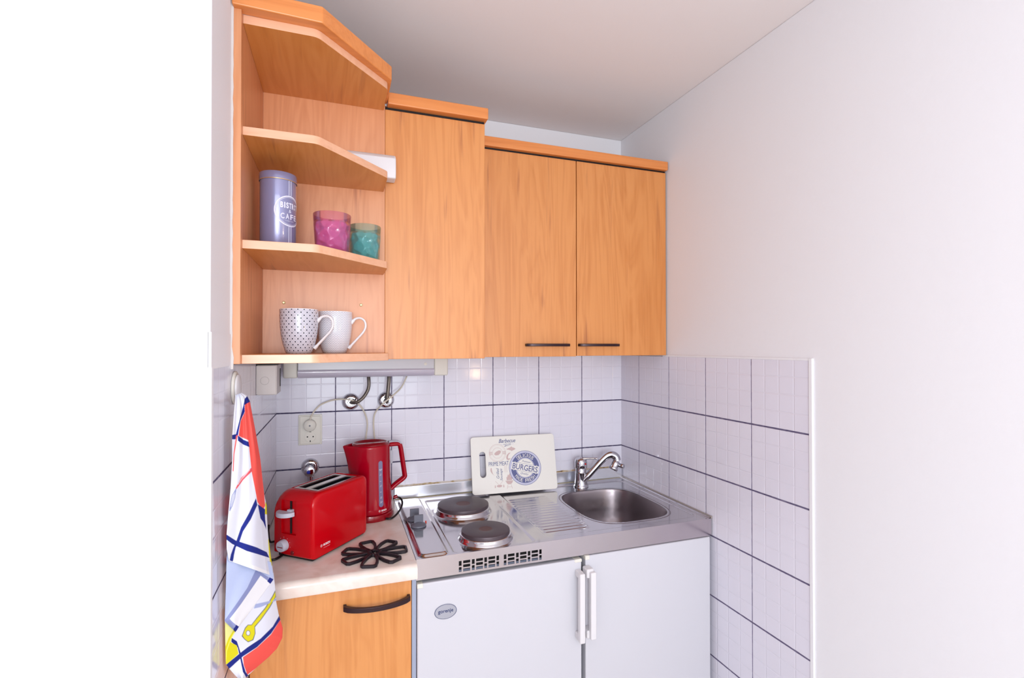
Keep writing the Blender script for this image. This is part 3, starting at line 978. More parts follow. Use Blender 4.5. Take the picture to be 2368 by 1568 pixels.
ad(pale, disc2d(ex0, ey0, 0.0, 0.0655, 80), 0.0003)
ad(ink, disc2d(ex0, ey0, 0.0655, 0.0670, 96), 0.0005)
tilt = math.radians(-13)
ad(ink, disc2d(ex0, ey0, 0.0395, 0.0585, 60, tilt + math.radians(14), tilt + math.radians(166)), 0.0006)
ad(ink, disc2d(ex0, ey0, 0.0395, 0.0585, 60, tilt + math.radians(194), tilt + math.radians(346)), 0.0006)
ad(wh, disc2d(ex0, ey0, 0.0, 0.0362, 60), 0.0007)
ad(ink, disc2d(ex0, ey0, 0.0362, 0.0372, 60), 0.0008)
c_, s_ = math.cos(tilt), math.sin(tilt)


def rot_rect(mb, x0, x1, y0, y1, lv):
    P = [(x0, y0), (x1, y0), (x1, y1), (x0, y1)]
    mb.add2d([(ex0 + a * c_ - b * s_, ey0 + a * s_ + b * c_) for a, b in P], [(0, 1, 2, 3)], lambda x, y: onb(x, y, lv))


rot_rect(wh, -0.0575, 0.0575, -0.0145, 0.0145, 0.0009)
rot_rect(ink, -0.0575, 0.0575, 0.0148, 0.0156, 0.0010)
rot_rect(ink, -0.0575, 0.0575, -0.0156, -0.0148, 0.0010)
txt(ink, 'BURGERS', ex0, ey0, 0.106, 0.0225, rot=tilt, bold=0.012, lv=0.0011)
txt(ink, 'Premium', ex0 + 0.006, ey0 + 0.0235, 0.036, 0.0068, rot=tilt, shear=0.4, lv=0.0011)
txt(ink, 'Quality', ex0 - 0.0045, ey0 - 0.0235, 0.034, 0.0095, rot=tilt, shear=0.4, lv=0.0011)
arc_text(wh, 'DELICIOUS', ex0, ey0, 0.049, PI / 2 + tilt * 0.3, math.radians(78), 0.0135, True, 0.0)
arc_text(wh, 'MADE FRESH', ex0, ey0, 0.0488, -PI / 2 + tilt * 0.3, math.radians(96), 0.0135, False, 0.0)
for an in (20, 160, 200, 340):
    a = math.radians(an) + tilt
    ad(wh, disc2d(ex0 + .049 * math.cos(a), ey0 + .049 * math.sin(a), 0, 0.0015, 8), 0.0012)
txt(ink, 'Barbecue', 0.1490, 0.2000, 0.070, 0.0155, shear=0.35, bold=0.01, lv=0.0005)
txt(ink, 'HOUSE', 0.1495, 0.1860, 0.030, 0.0058, lv=0.0005)
for x0, x1 in ((0.122, 0.132), (0.167, 0.177)):
    pale.add2d([(x0, .1855), (x1, .1855), (x1, .1865), (x0, .1865)], [(0, 1, 2, 3)], lambda x, y: onb(x, y, .0005))
ink.add2d([(0.137, 0.1765), (0.145, 0.1795), (0.163, 0.1815), (0.142, 0.1812), (0.137, 0.1785)], [(0, 1, 2, 3, 4)], lambda x, y: onb(x, y, .0005))
txt(ink, 'PRIME MEAT', 0.1097, 0.1125, 0.081, 0.0158, bold=0.0, lv=0.0005)
txt(ink, 'Grilled', 0.1035, 0.0760, 0.040, 0.0115, rot=PI / 2, shear=0.35, lv=0.0005)
txt(ink, 'Sausage', 0.1185, 0.0700, 0.046, 0.0125, rot=PI / 2, shear=0.35, lv=0.0005)
# dusty pink pictures
cx0, cy0 = 0.1070, 0.1538
for r0, r1 in ((0.0335, 0.0345), (0.030, 0.0305), (0.0205, 0.0212), (0.0185, 0.0188)):
    ad(pk, disc2d(cx0, cy0, r0, r1, 64), 0.0004)
pk.add2d([(cx0 - .014, cy0 - .004), (cx0 - .008, cy0 - .009), (cx0 + .004, cy0 - .008), (cx0 + .013, cy0 + .0), (cx0 + .014, cy0 + .008), (cx0 + .006, cy0 + .010), (cx0 - .004, cy0 + .006), (cx0 - .011, cy0 + .001)], [tuple(range(8))], lambda x, y: onb(x, y, .0004))
for sgn in (-1, 1):
    for k_ in range(3):
        xx = cx0 + sgn * (0.022 + 0.0)
        pk.add2d([(cx0 + sgn * .021, cy0 - .005 + k_ * .004), (cx0 + sgn * .034, cy0 - .007 + k_ * .005), (cx0 + sgn * .034, cy0 - .0045 + k_ * .005), (cx0 + sgn * .021, cy0 - .003 + k_ * .004)], [(0, 1, 2, 3)], lambda x, y: onb(x, y, .0004))
fishp = [(0.1440, 0.1705), (0.1475, 0.1680), (0.152, 0.1700), (0.160, 0.1725), (0.1655, 0.1765), (0.1695, 0.1725), (0.177, 0.1705), (0.1825, 0.1665), (0.178, 0.1630), (0.170, 0.1605), (0.1655, 0.158), (0.164, 0.1605), (0.156, 0.1630), (0.149, 0.1655), (0.1445, 0.1630), (0.1465, 0.1668)]
pk.add2d(fishp, [tuple(range(len(fishp)))], lambda x, y: onb(x, y, .0004))
sh = [(0.1610, 0.1530), (0.1535, 0.1515), (0.1450, 0.1440), (0.1415, 0.1350), (0.1430, 0.1270), (0.1495, 0.1235), (0.1560, 0.1260), (0.1600, 0.1310), (0.1540, 0.1300), (0.1500, 0.1300), (0.1485, 0.1350), (0.1520, 0.1440)]
pk.add2d(sh, [(0, 1, 2, 3, 11), (11, 3, 10), (3, 4, 10), (4, 5, 9, 10), (5, 6, 8, 9), (6, 7, 8)], lambda x, y: onb(x, y, .0004))
# chili
V = []; n_ = 10
for i in range(n_ + 1):
    s = i / n_; x = 0.0785 - 0.002 * math.sin(PI * s) + 0.011 * s ** 2; y = 0.0975 - 0.030 * s; wd = 0.0028 * math.sin(PI * min(1, s + 0.15)) + .0003
    V += [(x - wd, y), (x + wd, y)]
pk.add2d(V, [(2 * i, 2 * i + 1, 2 * i + 3, 2 * i + 2) for i in range(n_)], lambda x, y: onb(x, y, .0004))
# skewers, burner and grill
for x in (0.1315, 0.1365, 0.1412):
    pk.add2d([(x, 0.078), (x + .0008, 0.078), (x + .0008, 0.104), (x, 0.104)], [(0, 1, 2, 3)], lambda a, b: onb(a, b, .0004))
gx, gy = 0.1495, 0.0430
V, F = disc2d(gx, gy, 0.0, 0.0135, 24, PI, 2 * PI, ry=0.85); ad(pk, (V, F), .0004)
pk.add2d([(gx - .0165, gy + .0003), (gx + .0165, gy + .0003), (gx + .0165, gy + .0023), (gx - .0165, gy + .0023)], [(0, 1, 2, 3)], lambda a, b: onb(a, b, .0004))
fl = [(-.011, .004), (.011, .004), (.0125, .012), (.009, .020), (.0075, .014), (.003, .031), (-.002, .022), (-.005, .026), (-.0085, .015), (-.0115, .017)]
pk.add2d([(gx + a, gy + b) for a, b in fl], [(0, 8, 9), (0, 1, 4, 8), (1, 2, 3, 4), (8, 4, 6, 7), (4, 5, 6)], lambda a, b: onb(a, b, .0004))
for a0, a1 in ((-0.006, -0.0105), (0.006, 0.0105)):
    pk.add2d([(gx + a0 - .0006, gy - .0105), (gx + a0 + .0006, gy - .0105), (gx + a1 + .0006, gy - .028), (gx + a1 - .0006, gy - .028)], [(0, 1, 2, 3)], lambda a, b: onb(a, b, .0004))
pk.add2d([(gx - .009, gy - .022), (gx + .009, gy - .022), (gx + .009, gy - .021), (gx - .009, gy - .021)], [(0, 1, 2, 3)], lambda a, b: onb(a, b, .0004))
# small crossed tools picture
for a0, a1 in ((-0.016, -0.003), (0.016, 0.003)):
    pk.add2d([(0.108 + a0 - .0007, .0465), (0.108 + a0 + .0007, .0465), (0.108 + a1 + .0007, .034), (0.108 + a1 - .0007, .034)], [(0, 1, 2, 3)], lambda a, b: onb(a, b, .0004))
ad(pk, disc2d(0.108, 0.0275, 0.0, 0.011, 20, ry=0.45), .0004)
for x in (0.091, 0.1255):
    pk.add2d([(x - .002, .0215), (x + .002, .0215), (x + .0015, .031), (x - .0015, .031)], [(0, 1, 2, 3)], lambda a, b: onb(a, b, .0004))
ink.build('blue_print', MT['ink_blue'], t); pale.build('pale_print', MT['ink_pale'], t)
pk.build('pink_print', MT['ink_pink'], t); wh.build('white_print', MT['boardplastic'], t)

# ------------------------------------------------------------------ toaster
ta = Vector((-1.248, -0.503, 0)); tl = Vector((-1.098, -0.327, 0)) - ta; tl.normalize(); tw = Vector((-tl.y, tl.x, 0))   # length, width(towards left-back)
TL_, TW_, TH_ = 0.231, 0.139, 0.181
# frame: x = along length, y = across (towards the back-left), z up
TM = Matrix(((tl.x, tw.x, 0, ta.x), (tl.y, tw.y, 0, ta.y), (0, 0, 1, ZT), (0, 0, 0, 1)))
tc_ = TM @ Vector((TL_ / 2, TW_ / 2, 0))
toaster = thing('toaster', 'red two-slot toaster standing on the marbled worktop', 'toaster', (tc_.x, tc_.y, ZT))


def rprof(L, Ht, rf, rb, z0):
    P = [(0.0, z0 + .004), (0.004, z0), (L - 0.006, z0), (L, z0 + 0.006)]
    for i in range(9):
        a = PI / 2 * i / 8
        P.append((L - rb + rb * math.cos(a), Ht - rb + rb * math.sin(a)))
    for i in range(13):
        a = PI / 2 + PI / 2 * i / 12
        P.append((rf + rf * math.cos(a), Ht - rf + rf * math.sin(a)))
    return P


AX = TM @ Matrix(((1, 0, 0, 0), (0, 0, 1, 0), (0, 1, 0, 0), (0, 0, 0, 1)))   # prism xy -> length,z ; z -> width
mb = MB()
P = rprof(TL_, TH_, 0.036, 0.016, 0.008)
# body as slices across the width; outermost slices inset for soft shoulders
rings = []
cxp, czp = TL_ / 2, TH_ / 2
for yy, ins in ((0.0, 0.0095), (0.0012, 0.0055), (0.004, 0.0022), (0.009, 0.0005), (0.014, 0.0), (TW_ - 0.04, 0.0), (TW_ - 0.026, 0.0015), (TW_ - 0.016, 0.005), (TW_ - 0.008, 0.011), (TW_ - 0.002, 0.020), (TW_, 0.026)):
    ring = []
    for px, pz in P:
        dx = px - cxp; dz = pz - czp
        kx = (abs(dx) - ins) / max(abs(dx), 1e-6) if abs(dx) > ins else 0
        if pz > 0.05 and dz > 0:
            kz = (abs(dz) - ins) / max(abs(dz), 1e-6)
        else:
            kz = 1.0
        kxx = kx if yy < 0.05 else (abs(dx) - min(ins, 0.005)) / max(abs(dx), 1e-6)
        ring.append(TM @ Vector((cxp + dx * kxx, yy, czp + dz * kz)))
    rings.append(ring)
mb.loft(rings)
body = mb.build('body', MT['red'], toaster, smoothf=True, angle=45)
cut = MB(); cut.box(0.035, 0.213, 0.018, 0.112, TH_ - 0.006, TH_ + 0.02, TM)
cut.box(-0.01, 0.0065, 0.058, 0.110, 0.066, 0.157, TM)       # lever recess
cut.box(-0.02, 0.03, 0.0775, 0.0815, 0.070, 0.154, TM)
cut.box(0.046, 0.204, 0.026, 0.104, 0.06, TH_ + 0.02, TM)
boolean(body, cut)
for p in body.data.polygons:
    p.use_smooth = True
try:
    body.data.set_sharp_from_angle(angle=math.radians(40))
except Exception:
    pass
MB().box(0.008, TL_ - 0.008, 0.008, TW_ - 0.012, 0.001, 0.012, TM).build('base', MT['blackp'], toaster, bevel=0.002)
# metal frame with two slots
mb = MB()
zt0, zt1 = TH_ - 0.0045, TH_ - 0.0015
for x0, x1, y0, y1 in ((0.042, 0.208, 0.022, 0.0275), (0.042, 0.208, 0.0555, 0.0735), (0.042, 0.208, 0.1015, 0.107), (0.042, 0.050, 0.0275, 0.0555), (0.042, 0.050, 0.0735, 0.1015), (0.200, 0.208, 0.0275, 0.0555), (0.200, 0.208, 0.0735, 0.1015)):
    mb.box(x0, x1, y0, y1, zt0, zt1, TM)
mb.build('slot_frame', mat('warm_metal', (206, 196, 194), 0.28, metal=0.85), toaster)
mb = MB()
mb.box(0.0465, 0.2035, 0.0265, 0.0275, 0.062, TH_ - .0062, TM).box(0.0465, 0.2035, 0.1025, 0.1035, 0.062, TH_ - .0062, TM).box(0.0465, 0.2035, 0.0275, 0.1025, 0.062, 0.064, TM)
mb.box(0.0465, 0.0475, 0.0275, 0.1025, 0.064, TH_ - .0062, TM).box(0.2025, 0.2035, 0.0275, 0.1025, 0.064, TH_ - .0062, TM).box(0.0475, 0.2025, 0.06, 0.069, 0.064, TH_ - .0062, TM)
mb.build('heating_slots', mat('dark_slot_metal', (26, 28, 34), 0.35, metal=0.3), toaster)
mb = MB()
for x0, x1, y0, y1 in ((0.0355, 0.2125, 0.0185, 0.0265), (0.0355, 0.2125, 0.1035, 0.1115), (0.0355, 0.0465, 0.0265, 0.1035), (0.2035, 0.2125, 0.0265, 0.1035)):
    mb.box(x0, x1, y0, y1, TH_ - .0059, TH_ - .005, TM)
mb.build('tray_gap', MT['black'], toaster)
# slot behind the lever
MB().box(0.0035, 0.0075, 0.077, 0.082, 0.068, 0.156, TM).build('lever_slot', MT['black'], toaster)
# lever: half-round paddle
P = []
for i in range(13):
    a = -PI / 2 - PI * i / 12
    P.append((-0.002 + 0.026 * math.sin(-PI * i / 12) * 1.0, 0.088 + 0.028 * math.cos(PI * i / 12)))
mb = MB(); mb.prism(P, 0.118, 0.130, TM); mb.box(-0.004, 0.008, 0.071, 0.086, 0.118, 0.134, TM)
mb.build('lever', MT['lgrey'], toaster, bevel=0.0015)
# dial
DM = TM @ Matrix.Translation((0.001, 0.098, 0.036)) @ Matrix.Rotation(-PI / 2, 4, 'Y')
dl = MB().lathe([(0.0155, -0.002), (0.0155, 0.008), (0.0145, 0.016), (0.013, 0.0175), (0.001, 0.0178)], (0, 0, 0), 36, DM).build('dial', MT['lgrey'], toaster, smoothf=True, angle=40)
MB().box(-0.002, 0.0, -0.010, 0.008, 0.0178, 0.0185, DM).build('pointer', MT['red_d'], dl)
DM2 = TM @ Matrix.Translation((0.001, 0.070, 0.018)) @ Matrix.Rotation(-PI / 2, 4, 'Y')
MB().lathe([(0.0058, -0.002), (0.0058, 0.002), (0.005, 0.003), (0.001, 0.0032)], (0, 0, 0), 24, DM2).build('stop_button', mat('deep_red_button', (110, 0, 14), 0.25), toaster, smoothf=True)
mb = MB()
for k_ in range(7):
    a = math.radians(-20 + k_ * 35)
    mb.box(-0.0003, 0.0, 0.098 + 0.0205 * math.cos(a) - .0006, 0.098 + 0.0205 * math.cos(a) + .0006, 0.036 + 0.0205 * math.sin(a) - .0006, 0.036 + 0.0205 * math.sin(a) + .0006, TM)


def brandmark(mb, fn, wd, h):
    """round mark beside the word, fn maps (x,y) to the surface; origin = left of mark"""
    r_ = h * 0.62
    for a_, b_ in ((r_ * 0.85, r_),):
        V, F = disc2d(r_, 0, a_, b_, 28); mb.add2d(V, F, fn)
    for x0, x1, y0, y1 in ((r_ * .62, r_ * .78, -r_ * .6, r_ * .6), (r_ * 1.22, r_ * 1.38, -r_ * .6, r_ * .6), (r_ * .78, r_ * 1.22, -r_ * .12, r_ * .12)):
        mb.add2d([(x0, y0), (x1, y0), (x1, y1), (x0, y1)], [(0, 1, 2, 3)], fn)
    V, F = text2d('BOSCH', wd, h, bold=0.04)
    mb.add2d([(x + 2 * r_ + wd * 0.58 + 0.0015, y) for x, y in V], F, fn)
    V, F = text2d('CompactClass', wd * 0.95, h * 0.32)
    mb.add2d([(x + 2 * r_ + wd * 0.58 + 0.0015, y - h * 1.35) for x, y in V], F, fn)


mb.build('dial_marks', MT['wtext'], toaster)
mb = MB()
brandmark(mb, lambda x, y: TM @ Vector((0.028 + x, -0.0004, 0.0355 + y)), 0.0255, 0.0062)
mb.build('lettering', MT['wtext'], toaster)
mb = MB()
p0 = TM @ Vector((0.02, TW_ - 0.01, 0.004)); p1 = TM @ Vector((-0.004, TW_ + 0.012, 0.0035))
mb.tube([(-1.325, -0.42, ZT + .004), (-1.345, -0.45, ZT + .004), (-1.372, -0.44, ZT + .004), (-1.378, -0.40, ZT + .006), (-1.374, -0.37, ZT + 0.03), (-1.372, -0.37, ZT + .06), (-1.368, -0.385, ZT + .075), (-1.372, -0.36, ZT + .05), (-1.370, -0.33, ZT + .01), (-1.35, -0.30, ZT + .004)], 0.0032, 10, sub=6)
mb.build('cord', MT['blackp'], toaster, smoothf=True)

# ------------------------------------------------------------------ kettle
KC = Vector((-1.0815, -0.163, ZT)); ka = math.radians(8)      # long axis roughly along x, handle to the right
kettle = thing('electric_kettle', 'red plastic electric kettle with water gauge, behind the toaster', 'kettle', tuple(KC))
kx = Vector((math.cos(ka), math.sin(ka), 0)); ky = Vector((-math.sin(ka), math.cos(ka), 0))


def krad(th, z):
    """radius of the body at angle th (0 = handle side) and height z"""
    s = z / 0.25
    r = 0.0755 - 0.010 * s - 0.002 * math.sin(PI * s)
    # spout: bulge towards th = PI, growing to the top
    d_ = abs((th - PI + PI) % (2 * PI) - PI)
    d_ = abs(math.atan2(math.sin(th - PI), math.cos(th - PI)))
    k_ = max(0.0, 1 - d_ / 0.52)
    r += 0.026 * (max(0, (s - 0.45) / 0.55) ** 1.8) * (k_ ** 1.3)
    return r


def kpt(th, z, off=0.0):
    r = krad(th, z) + off
    return KC + kx * (r * math.cos(th)) + ky * (r * math.sin(th)) + Vector((0, 0, z))


NK = 96
mb = MB(); rings = []
for z in (0.022, 0.024, 0.04, 0.07, 0.10, 0.13, 0.16, 0.18, 0.20, 0.215, 0.23, 0.238, 0.243):
    sft = -0.002 if z == 0.022 else 0
    rings.append([kpt(2 * PI * i / NK, z, sft) for i in range(NK)])
rings.append([kpt(2 * PI * i / NK, 0.246, -0.0035) for i in range(NK)])
rings.append([kpt(2 * PI * i / NK, 0.244, -0.007) for i in range(NK)])
rings.append([kpt(2 * PI * i / NK, 0.235, -0.008) for i in range(NK)])
mb.loft(rings, cap0=True, cap1=True)
mb.build('body', MT['red_k'], kettle, smoothf=True, angle=50)
# base
mb = MB(); mb.lathe([(0.076, 0.0), (0.0785, 0.003), (0.0785, 0.014), (0.077, 0.0195), (0.074, 0.0215)], KC, 64)
mb.build('base', MT['red_d'], kettle, smoothf=True, angle=40)
# lid, dished
mb = MB(); rings = []
for f, z in ((1.0, 0.240), (0.985, 0.2475), (0.93, 0.2505), (0.88, 0.2495), (0.80, 0.2445), (0.6, 0.2405), (0.3, 0.239), (0.02, 0.239)):
    ring = []
    for i in range(64):
        a = 2 * PI * i / 64
        ring.append(KC + kx * (0.0605 * f * math.cos(a) + 0.001) + ky * (0.0565 * f * math.sin(a)) + Vector((0, 0, z)))
    rings.append(ring)
mb.loft(rings, cap0=False)
mb.build('lid', MT['red_d'], kettle, smoothf=True, angle=60)
mb = MB(); mb.prism(rrect(-0.06, 0.058, -0.011, 0.011, 0.01), 0.2395, 0.2475, Matrix(((kx.x, ky.x, 0, KC.x), (kx.y, ky.y, 0, KC.y), (0, 0, 1, KC.z), (0, 0, 0, 1))))
mb.build('lid_button', MT['red_k'], kettle, bevel=0.003)
# handle
hp = [(0.055, 0.236), (0.078, 0.2375), (0.098, 0.2355), (0.1045, 0.222), (0.111, 0.18), (0.1185, 0.130), (0.1185, 0.1205), (0.112, 0.1135), (0.088, 0.098), (0.070, 0.0835)]
P3 = [KC + kx * a + Vector((0, 0, b)) for a, b in hp]
mb = MB(); mb.tube(P3, lambda s: 0.0098, 18, sub=5, flat=(1.25, 0.85))
mb.build('handle', MT['red_k'], kettle, smoothf=True, angle=70)
P3 = [KC + kx * a + Vector((0, 0, b)) for a, b in ((0.062, 0.2465), (0.08, 0.2475), (0.096, 0.2445), (0.1035, 0.237))]
mb = MB(); mb.tube(P3, lambda s: 0.0052, 14, sub=4, flat=(2.1, 0.7))
mb.build('lid_release', MT['lgrey'], kettle, smoothf=True, angle=60)
# water gauge
thw = math.radians(-64) - ka


def gauge(mb, w0, z0, z1, off, nn=28):
    rows = []
    for i in range(nn + 1):
        z = z0 + (z1 - z0) * 0.5 * (1 - math.cos(PI * i / nn))
        e = min(z - z0, z1 - z); hw = w0 if e > w0 else math.sqrt(max(0.0, w0 * w0 - (w0 - e) ** 2)) + 0.0002
        rows.append([kpt(thw + (j / 8 * 2 - 1) * hw / 0.07, z, off) for j in range(9)])
    mb.loft(rows, False, False, closed=False)


mb = MB(); gauge(mb, 0.0078, 0.046, 0.197, 0.0006); gg = mb.build('water_gauge', MT['window_g'], kettle, smoothf=True)
mb = MB()
for k_, z in enumerate((0.060, 0.075, 0.095, 0.113, 0.130, 0.150, 0.165)):
    V, F = ([(-0.004, -0.0004), (0.002, -0.0004), (0.002, 0.0004), (-0.004, 0.0004)], [(0, 1, 2, 3)])
    mb.add2d(V, F, lambda x, y: kpt(thw + x / 0.07, z + y, 0.0011))
    if k_ in (0, 1, 3, 5, 6):
        V, F = text2d({0: '0.25', 1: '0.5', 3: '1.0', 5: '1.5', 6: 'max'}[k_], None, 0.0032)
        mb.add2d(V, F, lambda x, y: kpt(thw + (x + .0005) / 0.07, z + y + 0.0036, 0.0011))
mb.build('scale_marks', MT['wtext'], gg)
mb = MB(); brandmark(mb, lambda x, y: kpt(thw + (x - 0.010) / 0.072, 0.034 + y, 0.0005), 0.0195, 0.0058)
mb.build('lettering', MT['wtext'], kettle)
# loop of black cord
cz = ZT
mb = MB(); mb.tube([(-1.035, -0.228, cz + .006), (-1.018, -0.232, cz + .006), (-0.999, -0.215, cz + .012), (-0.981, -0.185, cz + .022), (-0.974, -0.165, cz + .035), (-0.978, -0.15, cz + .045), (-0.99, -0.145, cz + .049), (-1.003, -0.148, cz + .046)], 0.0033, 12, sub=6)
mb.build('cord', MT['blackp'], kettle, smoothf=True)
MB().lathe([(0.005, 0), (0.006, 0.004), (0.006, 0.012), (0.004, 0.014)], (-1.002, -0.150, cz + .05), 16, Matrix.Rotation(1.2, 4, 'Y')).build('rocker_switch', MT['red_d'], kettle, smoothf=True)

# ------------------------------------------------------------------ trivet
t = thing('flower_trivet', 'black cast-iron trivet shaped like a seven-petal flower in front of the toaster', 'trivet', (-1.090, -0.496, ZT))
mb = MB()
for k_ in range(7):
    a = math.radians(102 - k_ * 360 / 7); ca, sa = math.cos(a), math.sin(a)
    L = [(0.010, 0.0), (0.035, 0.0135), (0.060, 0.0185), (0.081, 0.0185), (0.0865, 0.014), (0.0865, -0.014), (0.081, -0.0185), (0.060, -0.0185), (0.035, -0.0135)]
    rings = []
    P = [Vector((x, y)) for x, y in L]; n_ = len(P)
    ins = []
    for i in range(n_):
        d1 = (P[i] - P[i - 1]).normalized(); d2 = (P[(i + 1) % n_] - P[i]).normalized()
        nn = Vector((-(d1 + d2).y, (d1 + d2).x)).normalized(); ins.append(nn)
    hw = 0.0035
    Q = []
    for i in range(n_):
        for sgn, z in ((-1, 0.0), (1, 0.0), (1, 0.008), (-1, 0.008)):
            q = P[i] + ins[i] * hw * sgn
            Q.append(Vector((-1.090 + q.x * ca - q.y * sa, -0.496 + q.x * sa + q.y * ca, ZT + 0.0005 + z)))
    vs = [mb.bm.verts.new(q) for q in Q]
    for i in range(n_):
        j = (i + 1) % n_
        for e in range(4):
            mb.face([vs[4 * i + e], vs[4 * i + (e + 1) % 4], vs[4 * j + (e + 1) % 4], vs[4 * j + e]])
mb.lathe([(0.014, 0.0005), (0.020, 0.0005), (0.020, 0.0085), (0.014, 0.0085), (0.014, 0.0005)], (-1.090, -0.496, ZT), 28, cap0=False, cap1=False)
mb.build('frame', MT['trivet'], t, bevel=0.0012, seg=2)

# ------------------------------------------------------------------ things on the shelf
# storage tin
Z2 = 0.456
cx_, cy_, cr = -1.318, -0.662, 0.0388
t = thing('storage_tin', 'tall lilac-blue tin with round white emblem on the middle shelf board', 'tin', (cx_, cy_, Z2))
MB().lathe([(cr - 0.001, 0.0), (cr, 0.0015), (cr, 0.162)], (cx_, cy_, Z2), 72).build('body', MT['tin'], t, smoothf=True, angle=50)
MB().lathe([(cr + 0.0006, 0.158), (cr + 0.0016, 0.1585), (cr + 0.0016, 0.174), (cr + 0.0008, 0.1755), (cr - 0.004, 0.1758), (cr - 0.005, 0.1748), (0.001, 0.1748)], (cx_, cy_, Z2), 72, cap0=False).build('lid', MT['tin'], t, smoothf=True, angle=50)
MB().lathe([(cr + 0.0017, 0.1578), (cr + 0.0019, 0.1582), (cr + 0.0019, 0.1592), (cr + 0.0016, 0.1596)], (cx_, cy_, Z2), 72, cap0=False, cap1=False).build('gold_line', mat('gold_edge', (206, 168, 120), 0.3, metal=0.6), t, smoothf=True)
am = math.atan2(CY - cy_, CX - cx_) + math.radians(39)     # emblem direction


def oncan(x, y, off=0.0004):
    a = am + x / cr
    return Vector((cx_ + (cr + off) * math.cos(a), cy_ + (cr + off) * math.sin(a), Z2 + 0.088 + y))


mb = MB()
ad_ = lambda VF: mb.add2d(VF[0], VF[1], oncan)
ad_(disc2d(0, 0, 0.0325, 0.0352, 72)); ad_(disc2d(0, 0, 0.0305, 0.0312, 72))
for x0 in (-0.0035, 0.0018):
    for z0, z1 in ((-0.087, -0.0355), (0.0355, 0.0695)):
        for q in range(6):
            a0 = z0 + (z1 - z0) * q / 6; a1 = z0 + (z1 - z0) * (q + 1) / 6
            mb.add2d([(x0, a0), (x0 + .0016, a0), (x0 + .0016, a1), (x0, a1)], [(0, 1, 2, 3)], oncan)
for i, ch in enumerate('BISTROT'):
    V, F = text2d(ch, 0.0026 if ch == 'I' else 0.0063, 0.0135, bold=0.04)
    xo = -0.0190 + [0, 0.0063, 0.0125, 0.0196, 0.0268, 0.0342, 0.0415][i]
    mb.add2d([(x + xo, y + 0.0125) for x, y in V], F, oncan)
V, F = text2d('&', None, 0.0075); ad_((V, F))
for i, ch in enumerate('CAFE'):
    V, F = text2d(ch, 0.0085, 0.0125, bold=0.02)
    mb.add2d([(x - 0.0175 + i * 0.0112, y - 0.0125) for x, y in V], F, oncan)
for i, ch in enumerate('FABRIQUE 1932'):
    if ch == ' ':
        continue
    V, F = text2d(ch, 0.0012, 0.0018)
    mb.add2d([(x - 0.0105 + i * 0.0017, y - 0.0225) for x, y in V], F, oncan)
mb.build('emblem', MT['tinprint'], t)


def tumbler(x, y, rt_, rb_, h, mt, label):
    mb = MB()
    mb.lathe([(0.001, 0.0), (rb_ - 0.003, 0.0), (rb_, 0.003), (rb_ + (rt_ - rb_) * 0.5, h * 0.5), (rt_, h - 0.001), (rt_ - 0.0008, h), (rt_ - 0.0016, h - 0.001), (rb_ + (rt_ - rb_) * 0.5 - 0.0022, h * 0.5), (rb_ - 0.003, 0.009), (rb_ - 0.006, 0.0068), (0.001, 0.0066)], (x, y, Z2), 72, cap0=False, cap1=False)
    o = mb.build('glass_tumbler', mt, None, smoothf=True, angle=60, org=(x, y, Z2))
    props(o, label, 'glass', 'coloured dimpled glasses on the shelf')


tumbler(-1.2000, -0.664, 0.0432, 0.0375, 0.094, MT['pink'], 'pink dimpled glass tumbler beside the tall tin')
tumbler(-1.1200, -0.570, 0.0405, 0.0360, 0.094, MT['teal'], 'teal dimpled glass tumbler, partly behind the pink one')


def mug(x, y, mt, ang, label):
    Z1 = 0.2188
    t = thing('mug', label, 'mug', (x, y, Z1), 'patterned mugs on the bottom shelf board')
    R = [(0.001, 0.003), (0.024, 0.003), (0.0265, 0.0), (0.029, 0.0005), (0.0325, 0.008), (0.0375, 0.024), (0.0415, 0.045), (0.0438, 0.068), (0.0446, 0.09), (0.0446, 0.1065), (0.0438, 0.108), (0.0428, 0.1072), (0.0426, 0.09), (0.0416, 0.066), (0.039, 0.04), (0.034, 0.018), (0.026, 0.008), (0.001, 0.007)]
    mb = MB(); mb.lathe(R, (x, y, Z1), 72, cap0=False, cap1=False)
    for f in mb.bm.faces:
        c = f.calc_center_median(); rr = math.hypot(c.x - x, c.y - y)
        f.material_index = 0
    mb.bm.faces.ensure_lookup_table()
    nseg = 72
    for k_ in range(len(R) - 1):
        for i in range(nseg):
            mb.bm.faces[k_ * nseg + i].material_index = 0 if (3 <= k_ <= 8) else 1
    mb.build('body', [mt, MT['mug']], t, smoothf=True, angle=60)
    ca, sa = math.cos(ang), math.sin(ang)
    hp = [(0.041, 0.078), (0.052, 0.090), (0.065, 0.0925), (0.0755, 0.085), (0.0785, 0.071), (0.073, 0.056), (0.058, 0.038), (0.044, 0.022), (0.0355, 0.012)]
    mb = MB(); mb.tube([Vector((x + r_ * ca, y + r_ * sa, Z1 + z)) for r_, z in hp], lambda s: 0.0048 - 0.0012 * math.sin(PI * s) + (0.0012 if s < .1 or s > .9 else 0), 14, sub=5, flat=(1.35, 0.8))
    mb.build('handle', MT['mug'], t, smoothf=True)


mug(-1.2765, -0.600, MT['mug_lattice'], math.radians(-6), 'white mug with dotted lattice pattern on the bottom shelf board')
mug(-1.1945, -0.5345, MT['mug_chevron'], math.radians(-8), 'white mug with grey chevron pattern, behind the dotted one')

